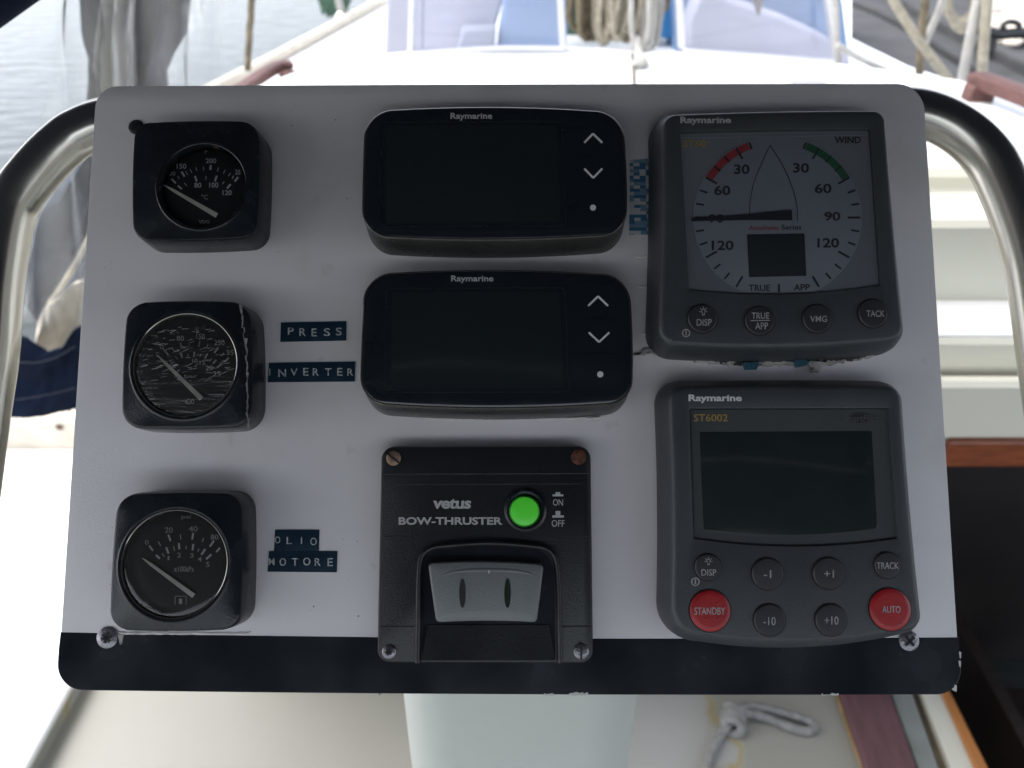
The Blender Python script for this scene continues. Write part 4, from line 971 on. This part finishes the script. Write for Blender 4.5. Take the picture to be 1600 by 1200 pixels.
# ---- two colour displays (dark screens)
def display(label, q, rad, bl, scr_q, logo, ups, downs, dot, seps, w=.014, btm=.0042):
    c = ((q[0][0] + q[2][0]) / 2, (q[0][1] + q[2][1]) / 2)
    I = Inst('chart_display', label, 'display', c, group='dark displays in the middle of the board')
    P = rquad(q, rad, bl, n=12, m=10); f = I.pts(P, w); vs_ = [v for _, v in f]; vmin, vmax = min(vs_), max(vs_)
    def flare(f, d):
        out = []
        for u, v in f:
            t = max(0, 1 - (v - vmin) / (vmax - vmin) * 2); out.append((u, v - d * t ** 1.0))
        return out
    b0 = flare(inset2(f, -.0004), btm)
    I.mesh('case', loft([ring(b0, 0), ring(flare(f, btm * .95), w * .35), ring(flare(f, btm * .5), w - .004), ring(f, w - .0014), ring(f, w - .001), ring(inset2(f, .0008), w - .001)]), 'caseblack')
    I.mesh('trim', loft([ring(inset2(f, -.00025), w - .0016), ring(inset2(f, -.0003), w - .0009), ring(inset2(f, .0002), w - .0004), ring(inset2(f, .0009), w - .0006), ring(inset2(f, .0009), w - .0016)], closed=True), 'trimdark')
    I.mesh('front', loft([ring(inset2(f, .0006), w - .001), ring(inset2(f, .0007), w - .0001), ring(inset2(f, .0016), w + .0003), ring(inset2(f, .005), w + .0006)]), 'glossblack')
    w2 = w + .0006
    sq = rquad(scr_q, 5, n=3, m=2)
    fs = I.pts(sq, w2); I.mesh('screen', loft([ring(fs, w2 - .0003), ring(fs, w2 + .0001), ring(inset2(fs, .0004), w2 + .00015)]), 'screen')
    e = rquad([(scr_q[0][0] - 9, scr_q[0][1] - 7), (scr_q[1][0] + 9, scr_q[1][1] - 7), (scr_q[2][0] + 9, scr_q[2][1] + 7), (scr_q[3][0] - 9, scr_q[3][1] + 7)], 7, n=3, m=2)
    fe = I.pts(e, w2); I.mesh('screen_frame', loft([ring(fe, w2 - .0001), ring(fe, w2 + .00012), ring(inset2(fe, .00035), w2 + .00012), ring(inset2(fe, .00035), w2 - .0001)], closed=True), 'framedark')
    I.text('Raymarine', logo, w2, 'ink_grey', .018)
    def chev(pts): return join([I.vf_bar(pts[0], pts[1], 3.0, w2, .00015), I.vf_bar(pts[1], pts[2], 3.0, w2 + .00002, .00015)])
    for pts, nm in ((ups, 'up_arrow'), (downs, 'down_arrow')): I.mesh(nm, chev(pts), 'ink_white')
    uc = I.uv(dot[0], dot[1], w2); I.mesh('menu_dot', loft(disc_rings(uc, [(.0014, w2 - .0001), (.0014, w2 + .00015)], n=20)), 'ink_white')
    for x0, x1, y in seps: I.mesh('key_ridge', join([I.vf_bar((x0, y), (x1, y), 1.6, w2 - .0002, .0006), I.vf_bar((x0 - 2, y + 5), (x1 + 2, y + 5), 1.2, w2 - .0002, .00045)]), 'glossblack')
    return I
M['caseblack'] = mat('case_black', (.035, .034, .033), .3, bump=.15, bscale=900, cvar=.12, cscale=50, rvar=.08)
M['trimdark'] = mat('trim_dark', (.10, .095, .09), .25, metal=.7, cvar=.15, cscale=80)
M['framedark'] = mat('frame_dark', (.016, .019, .02), .3, cvar=.15, cscale=80)
display('upper dark display with up and down arrow keys', [(570, 171), (974, 173), (981, 368), (565, 371)], [46, 46, 44, 46], (5, 1, 5, 0), [(604, 197), (870, 196), (876, 346), (603, 348)], [(704, 176.5), (769, 188.5)], [(913, 223), (926.5, 209), (941, 223)], [(913, 263.5), (927, 278), (941, 263.5)], (926.5, 324.5), [(903, 950, 243), (908, 950, 297)])
display('lower dark display with up and down arrow keys', [(569, 426), (984, 428), (990, 632), (562, 633)], [46, 46, 44, 46], (5, 1, 6, 0), [(612, 457), (874, 456), (881, 606), (610, 607)], [(705, 430.5), (771, 442.5)], [(919, 478), (934.5, 463), (950, 478)], [(920, 519.5), (936, 534.5), (952, 519.5)], (938, 585), [(911, 958, 499), (910, 962, 554)], btm=.0034)

# ---- grey instruments
def grey_case(name, label, cat, q, rad, bl, win, wrad, wbl, w=.016, fl=.0038, depth=.0022, botx=0):
    c = ((q[0][0] + q[2][0]) / 2, (q[0][1] + q[2][1]) / 2)
    I = Inst(name, label, cat, c)
    P = rquad(q, rad, bl, n=9, m=12); W = rquad(win, wrad, wbl, n=9, m=12)
    f = I.pts(P, w); g = I.pts(W, w)
    I.mesh('case', loft([ring(inset2(f, -fl), 0), ring(inset2(f, -fl * .92), w * .3), ring(inset2(f, -fl * .55), w * .62), ring(inset2(f, -fl * .12), w - .0028), ring(inset2(f, .0003), w - .0012), ring(inset2(f, .0012), w - .0003), ring(inset2(f, .0026), w), ring(inset2(g, -.0006), w), ring(g, w - .0002), ring(inset2(g, .0003), w - depth)], cap1=True), 'case')
    I.w = w; I.wd = w - depth + .0004; I.win = W
    return I
def power_icon(I, c, r, w, m='ink_pale'):
    I.mesh('power_symbol', join([I.vf_arc(c, r - 1.5, r, 0, 360, w, n=24), I.vf_bar((c[0], c[1] - r * .55), (c[0], c[1] + r * .55), 1.8, w)]), m)
def bulb_icon(I, c, s, w, m='ink_pale', parent=None):
    P = [I.vf_arc(c, s * .36, s * .56, -140, 140, w, n=16), I.vf_bar((c[0] - s * .22, c[1] + s * .45), (c[0] - s * .22, c[1] + s * .95), s * .16, w), I.vf_bar((c[0] + s * .22, c[1] + s * .45), (c[0] + s * .22, c[1] + s * .95), s * .16, w), I.vf_bar((c[0] - s * .3, c[1] + s * .95), (c[0] + s * .3, c[1] + s * .95), s * .18, w)]
    for a in (-100, -50, 0, 50, 100):
        a = math.radians(a); P.append(I.vf_bar((c[0] + s * .7 * math.sin(a), c[1] - s * .7 * math.cos(a)), (c[0] + s * 1.02 * math.sin(a), c[1] - s * 1.02 * math.cos(a)), s * .16, w))
    I.mesh('lamp_symbol', join(P), m, parent)

# wind instrument
wi = grey_case('wind_instrument', 'grey wind instrument with round compass style dial and four keys', 'wind instrument', [(1035, 177), (1384, 170), (1416, 533), (1030, 541)], [22, 20, 26, 30], (1.5, -1, 7, -2), [(1063, 206), (1360, 201), (1377, 446), (1076, 453)], [4, 4, 3, 3], (1, 0, 10, 0))
wd = wi.wd
fw = wi.pts(rquad([(1064, 208), (1361, 203), (1378, 446), (1077, 452)], 3, (0, 0, 9, 0), n=9, m=12), wd)
wi.mesh('dial_plate', loft([ring(inset2(fw, -.0002), wd - .0004), ring(inset2(fw, -.0002), wd)]), 'dial_rim')
DC = (1215, 340)
def ell(c, rx, ry, n=72): return [(c[0] + rx * math.sin(2 * math.pi * k / n), c[1] - ry * math.cos(2 * math.pi * k / n)) for k in range(n)]
yb_lim = 456
dc = [(x, min(y, yb_lim - 3 * abs((x - 1215) / 100) ** 2)) for x, y in ell(DC, 132.5, 128)]
wi.plate('dial_disc', dc, wd, wd + .0004, 'dial_grey', .0002)
wk = wd + .0004
MK = []
def dialp(deg, r): a = math.radians(deg); return (DC[0] + r * 1.035 * math.sin(a), DC[1] - r * math.cos(a))
for d in range(-170, 180, 10):
    if abs(d) in (0, 10) : continue
    if abs(d) > 155: continue
    big = abs(d) % 30 == 0
    if abs(d) < 20: continue
    r0 = 106 if big else 113
    MK.append(wi.vf_bar(dialp(d, r0 if abs(d) > 20 else 114), dialp(d, 125), 3.0 if big else 2.6, wk + .0001, .00012))
MK.append(wi.vf_bar((1217, 444), (1217, 457), 3, wk))
wi.mesh('scale_marks', join(MK), 'ink_dark')
wi.mesh('red_sector', wi.vf_arc(DC, 114, 125.5, -60, -21, wk, .00008, ex=1.035), 'scale_red')
wi.mesh('green_sector', wi.vf_arc(DC, 114, 125.5, 21, 60, wk, .00008, ex=1.035), 'scale_green')
for s_, a in (('30', (1147, 257, 1171, 272)), ('30', (1239, 255, 1264, 270)), ('60', (1116, 290, 1141, 305)), ('60', (1273, 287, 1299, 302)), ('90', (1107, 335, 1131, 348)), ('90', (1288, 331, 1313, 345)), ('120', (1112, 376, 1146, 391)), ('120', (1277, 372, 1311, 387))):
    wi.text(s_, [(a[0], a[1]), (a[2], a[3])], wk, 'ink_dark', .02, name='numeral')
wi.text('TRUE', [(1170, 445), (1203, 455)], wk, 'ink_dark', .015); wi.text('APP', [(1240, 444), (1265, 454)], wk, 'ink_dark', .015)
wi.text('Autohelm', [(1170, 352), (1216, 360)], wk, mat('ink_red', (.24, .03, .03), .5), .008); wi.text('Series', [(1221, 351), (1252, 359)], wk, 'ink_dark', .008)
hull_l = catmull([Vector((1203, 227, 0)), Vector((1190, 255, 0)), Vector((1178, 285, 0)), Vector((1172, 315, 0)), Vector((1171, 338, 0))], 5)
hull_r = catmull([Vector((1203, 227, 0)), Vector((1221, 255, 0)), Vector((1236, 288, 0)), Vector((1245, 320, 0)), Vector((1246, 345, 0))], 5)
bl_ = []
for H in (hull_l, hull_r):
    for a, b in zip(H, H[1:]): bl_.append(wi.vf_bar((a.x, a.y), (b.x, b.y), 1.0, wk + random.uniform(0, .00001)))
wi.mesh('boat_outline', join(bl_), 'ink_dark')
wi.plate('lcd', rquad([(1167, 366), (1257, 364.5), (1260, 431), (1170.5, 433)], 1.5, n=3, m=2), wk, wk + .0001, mat('lcd_dark', (.022, .028, .031), .2, cvar=.06, cscale=60), .00003)
nd = [wi.vf_bar((1080, 343.5), (1166, 340), 5, wk + .0008, .0005, wd2=8), wi.vf_bar((1166, 340), (1237, 336.5), 8, wk + .0008, .0005, wd2=16)]
wi.mesh('needle', join(nd), 'needle_dark')
wi.text('ST60', [(1067, 219), (1103, 230)], wk - .0003, 'gold', .02); wi.text('+', [(1104, 220), (1109, 225)], wk - .0003, 'gold', .0)
wi.text('WIND', [(1304, 213.5), (1345, 224)], wk - .0003, 'ink_dark', .02)
wi.mesh('highlight_rim', join([wi.vf_bar((1066, 216), (1358, 211), 1.4, wd, .0003)]), 'dial_grey')
# clear front window, flush in its recess
fw2 = wi.pts(rquad([(1064, 207), (1359, 202), (1377, 446), (1077, 452)], 3, (0, 0, 9, 0), n=9, m=12), wi.w)
M['window_tint'] = film_mat('instrument_window', .0, .06, .06, tint=(.90, .91, .92), milkcol=(.2, .22, .25))
wi.mesh('window', loft([ring(inset2(fw2, .0002), wi.w - .0004)], cap0=False), 'window_tint')
wi.text('Raymarine', [(1063, 182.5), (1142, 195.5)], wi.w, 'ink_pale', .03)
B = {}
for nm, c in (('disp', (1097, 498)), ('true', (1186, 501)), ('vmg', (1276, 498)), ('tack', (1363, 490))): B[nm] = wi.button('button', c, 22.5, wi.w, 'rubber')
wb = wi.w + .00125
wi.text('DISP', [(1088.5, 498.5), (1112, 509)], wb, 'ink_pale', .005, B['disp']); bulb_icon(wi, (1099, 486), 6.5, wb, parent=B['disp'])
wi.text('TRUE', [(1174.5, 488.5), (1201.5, 498)], wb, 'ink_pale', .005, B['true']); wi.text('APP', [(1180, 504), (1200, 514.5)], wb, 'ink_pale', .005, B['true']); wi.mesh('line', wi.vf_bar((1173, 501), (1203, 500.5), 1.2, wb), 'ink_pale', B['true'])
wi.text('VMG', [(1266, 493.5), (1292, 503)], wb, 'ink_pale', .003, B['vmg']); wi.text('TACK', [(1354, 485), (1382, 495)], wb, 'ink_pale', .003, B['tack'])
power_icon(wi, (1072, 520.5), 6.4, wi.w)

# autopilot control head
ap = grey_case('autopilot_control', 'grey autopilot control head with two red round buttons', 'autopilot control', [(1045, 603), (1410, 602), (1443, 986), (1050, 998)], [24, 24, 26, 50], (1.5, -2, 15, -3), [(1077, 638), (1389, 637), (1404, 842), (1083, 842)], [3, 3, 3, 3], (0, 0, 12, 0), w=.016, depth=.0016)
wd = ap.wd
fw = ap.pts(rquad([(1078, 640), (1390, 639), (1403, 838), (1085, 838)], 3, (0, 0, 11, 0), n=9, m=12), wd)
ap.mesh('face_plate', loft([ring(inset2(fw, .0001), wd - .0003), ring(inset2(fw, .0001), wd)]), mat('plate_grey', (.060, .066, .070), .25, cvar=.06, cscale=40))
ap.plate('lcd', rquad([(1093, 675), (1362, 673.5), (1371, 826), (1100, 828)], 2, (0, 0, 9, 0), n=3, m=10), wd, wd + .00015, mat('lcd_black', (.018, .024, .024), .10, cvar=.1, cscale=60), .00005)
ap.text('Raymarine', [(1076, 616.5), (1159, 630)], ap.w, 'ink_white', .03)
ap.text('ST6002', [(1084, 647), (1137, 658.5)], wd, 'gold', .005)
ap.mesh('maker_mark', join([loft([[(*ap.uv(1344 + 17 * math.cos(a), 653 + 8 * math.sin(a), wd), w_) for a in [k * math.pi / 12 for k in range(24)]] for w_ in (wd, wd + .0001)])]), 'ink_dark')
ap.text('SmartPilot', [(1317, 648), (1373, 659)], wd + .0001, mat('ink_smoke', (.075, .08, .085), .5), .004, shear=.2)
spec = [('button', (1106, 886), 20.5, 'rubber', 'DISP', (1096, 889.5, 1119, 899.5)), ('button', (1199, 896.5), 24.5, 'rubber', '-1', (1193.5, 891, 1205, 903)), ('button', (1294, 895.5), 24.5, 'rubber', '+1', (1288, 890.5, 1303, 902.5)), ('button', (1386, 883), 20.5, 'rubber', 'TRACK', (1370, 878.5, 1404, 889)),
        ('red_button', (1109, 954), 31.5, 'red', 'STANDBY', (1085, 949, 1133, 960.5)), ('button', (1202, 968.5), 24.5, 'rubber', '-10', (1193, 964, 1212, 977)), ('button', (1298, 968.5), 24.5, 'rubber', '+10', (1288.5, 963, 1310, 976)), ('red_button', (1390, 952), 32, 'red', 'AUTO', (1378.5, 947, 1407, 957.5))]
for nm, c, r, m, s_, t in spec:
    b_ = ap.button(nm, c, r, ap.w, m, .0014 if m == 'red' else .0012); ww = ap.w + (.00145 if m == 'red' else .00125)
    ap.text(s_, [(t[0], t[1]), (t[2], t[3])], ww, 'ink_pale', .003, b_)
    if s_ == 'DISP': bulb_icon(ap, (1107, 876.5), 6.2, ww, parent=b_)
    if s_ == 'STANDBY':
        for p in ((1099, 943.5), (1121, 943), (1100, 966.5), (1122, 966)):
            u = ap.uv(*p, ww); ap.mesh('pip', loft(disc_rings(u, [(.0005, ww - .0002), (.0004, ww + .0003), (.0001, ww + .0004)], n=10)), 'red', b_)
power_icon(ap, (1086.5, 909), 6.6, ap.w)

# ---- bow thruster switch panel
bt = Inst('bow_thruster_panel', 'black bow thruster switch plate with lit green button', 'switch panel', (760, 866))
w = .0075
P = rquad([(596, 698), (923, 697), (927, 1036), (589, 1035)], [20, 20, 20, 20], n=9, m=16); f = bt.pts(P, w)
hood = rquad([(651, 853), (877, 853), (884, 1036), (650, 1036)], [40, 40, 2, 2], (6, 0, 0, 0), n=9, m=16)
M['plate_black'] = mat('plate_black', (.012, .0145, .016), .38, bump=.2, bscale=1500, cvar=.1, cscale=40, rvar=.06)
bt.mesh('plate', loft([ring(inset2(f, -.0005), 0), ring(f, w - .0009), ring(inset2(f, .0003), w - .0003), ring(inset2(f, .0009), w)]), 'plate_black')
# arched hood frame standing proud, open at the bottom
def arch(s, i0, n=40):
    pass
ol = catmull([Vector(p) for p in [(651, 1034, 0), (652, 960, 0), (653, 900, 0), (657, 870, 0), (672, 855, 0), (700, 850, 0), (763, 846, 0), (826, 850, 0), (854, 855, 0), (869, 870, 0), (874, 900, 0), (876, 960, 0), (877, 1034, 0)]], 6)
R_ = []
for i, p in enumerate(ol):
    t = (ol[min(i + 1, len(ol) - 1)] - ol[max(i - 1, 0)]).normalized(); nn = Vector((-t.y, t.x, 0))   # points inwards/outwards
    if nn.dot(Vector((763, 950, 0)) - p) < 0: nn = -nn
    r = []
    for d, h in ((-2, 0), (-1.5, .0026), (.5, .0032), (3.0, .0032), (5.5, .0026), (7.5, -.0002)):
        q = p + nn * d; u = bt.uv(q.x, q.y, w); r.append((*u, w + h))
    R_.append(r)
bt.mesh('hood_frame', loft(R_), 'plate_black', angle=60)
# recess face inside the hood: darker at its top where it dives under the hood
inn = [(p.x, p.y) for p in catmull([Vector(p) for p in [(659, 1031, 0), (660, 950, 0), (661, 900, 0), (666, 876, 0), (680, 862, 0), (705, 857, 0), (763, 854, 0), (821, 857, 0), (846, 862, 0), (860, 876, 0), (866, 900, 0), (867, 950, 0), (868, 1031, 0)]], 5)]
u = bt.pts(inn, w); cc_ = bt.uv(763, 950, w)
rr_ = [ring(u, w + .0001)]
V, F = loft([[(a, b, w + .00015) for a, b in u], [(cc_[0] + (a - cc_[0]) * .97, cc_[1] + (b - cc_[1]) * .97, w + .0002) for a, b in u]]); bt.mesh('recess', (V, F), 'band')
bt.mesh('lower_apron', loft([[(*bt.uv(x, y, w), w + h) for x, y, h in ((660, 1030, .0004), (660, 1030, .0026), (668, 976, .0008), (668, 976, .0004))], [(*bt.uv(x, y, w), w + h) for x, y, h in ((867, 1030, .0004), (867, 1030, .0026), (858, 976, .0008), (858, 976, .0004))]]), 'plate_black')
# paddle
pp = rquad([(668, 880), (850, 882), (839, 973), (681, 973)], [8, 8, 6, 6], (3, 0, -2, 0), n=5, m=10)
fp_ = bt.pts(pp, w + .006)
cu_ = bt.uv(760, 925, w + .006)
def pdl(f, k, h0, curve):
    out = []
    for a, b in f:
        a2 = cu_[0] + (a - cu_[0]) * k; b2 = cu_[1] + (b - cu_[1]) * k; out.append((a2, b2, w + h0 - curve * ((b2 - cu_[1]) / .014) ** 2 * .001 ))
    return out
pad = bt.mesh('paddle', loft([pdl(fp_, 1, .0003, 0), pdl(fp_, 1, .0048, 1), pdl(fp_, .985, .0055, 1), pdl(fp_, .95, .0058, 1), pdl(fp_, .6, .0058, 1), pdl(fp_, .2, .0058, .5)]), 'paddle', angle=50)
rg = [bt.uv(p.x, p.y, w + .0058) for p in catmull([Vector(p) for p in [(680, 910, 0), (690, 900, 0), (715, 893, 0), (763, 891, 0), (811, 893, 0), (838, 901, 0), (846, 911, 0)]], 6)]
bt.mesh('ridge', vf_tube([Vector((a, b, w + .0050)) for a, b in rg], .0009, 10, smooth=False, rad=lambda t: .3 + .7 * math.sin(t * math.pi)), 'paddle', pad)
for x in (722.5, 793):
    e = [bt.uv(x + 5 * math.cos(a), 927 + 23 * math.sin(a), w + .006) for a in [k * math.pi / 12 for k in range(24)]]
    bt.mesh('slot', loft([[(a, b, w + .004) for a, b in e], [(a, b, w + .00592) for a, b in e]]), mat('slot_dark', (.006, .02, .012), .3) if x > 760 else 'groove', pad)
bt.mesh('slot_tick', bt.vf_bar((764, 891), (764, 896), 1.4, w + .0059, .0002), 'ink_white', pad)
# panel lines
bt.mesh('ridge_line', join([bt.vf_bar((596, 741), (921, 740), 1.6, w - .0001, .0004)]), 'case')
bt.mesh('ridge_line', join([bt.vf_bar((617, 757), (904, 756), 1.0, w - .0001, .0003)]), 'case')
for a_, b_ in ((593, 647), (879, 924)): bt.mesh('panel_joint', bt.vf_bar((a_, 979), (b_, 979), 1.8, w, .0002), 'groove')
for a_, b_ in ((600, 645), (880, 922)): bt.mesh('ridge_line', bt.vf_bar((a_, 838), (b_, 838), 1.0, w, .0002), 'plate_black')
# green push button in its collar
gc = bt.uv(821, 797, w); gk = abs(bt.uv(821 + 24, 797, w)[0] - gc[0])
bt.mesh('collar', loft(disc_rings(gc, [(gk * 1.42, w), (gk * 1.38, w + .0014), (gk * 1.22, w + .002), (gk * 1.08, w + .0018), (gk * 1.0, w + .0002)], n=48), cap1=False), 'black')
gb = bt.uv(819.5, 799, w + .003)
bt.mesh('green_button', loft(disc_rings(gb, [(gk * .98, w), (gk * .98, w + .0022), (gk * .9, w + .003), (gk * .7, w + .0035), (gk * .4, w + .0038), (gk * .1, w + .0039)], n=48)), 'green')
bt.mesh('dim_edge', loft(disc_rings(gb, [(gk * 1.0, w + .0005), (gk * .995, w + .0024), (gk * .93, w + .0030), (gk * .89, w + .0028)], n=48), cap0=False, cap1=False), mat('dim_edge_green', (.03, .22, .02), .3))  # darker ring paints the dimmer edge of the lit button into the colour
bt.text('vetus', [(677, 779), (736, 795)], w, 'ink_grey', .032, shear=.1, space=.95)
bt.text('BOW-THRUSTER', [(623, 808), (785, 820)], w, 'ink_grey', .03)
bt.text('ON', [(864, 780), (879.5, 790)], w, 'ink_grey', .0); bt.text('OFF', [(862, 812.5), (882, 823)], w, 'ink_grey', .0)
bt.mesh('on_symbol', join([bt.vf_bar((863.5, 774), (880, 774), 3, w), bt.vf_bar((868, 771), (875.5, 771), 4, w)]), 'ink_grey')
bt.mesh('off_symbol', join([bt.vf_bar((863, 807), (881, 807), 3.6, w), bt.vf_bar((868, 802), (875.5, 802), 7, w)]), 'ink_grey')
M['rust_half'] = mat('screw_tarnished', (.26, .17, .12), .5, metal=.5, bump=.3, bscale=900, cvar=.4, cscale=250)
screw(bt, (615, 716), 11.5, w, 'rust_half', 'slot', -38, label='tarnished slotted screw half rusty')
screw(bt, (904, 714), 12, w, 'rust', 'plain', label='fully rusted screw head')
screw(bt, (608, 1018), 11, w, 'screw', 'torx', 10, label='shiny cross head screw')
screw(bt, (908, 1017.5), 12, w, 'screw', 'slot', 90, label='dull grey slotted screw')
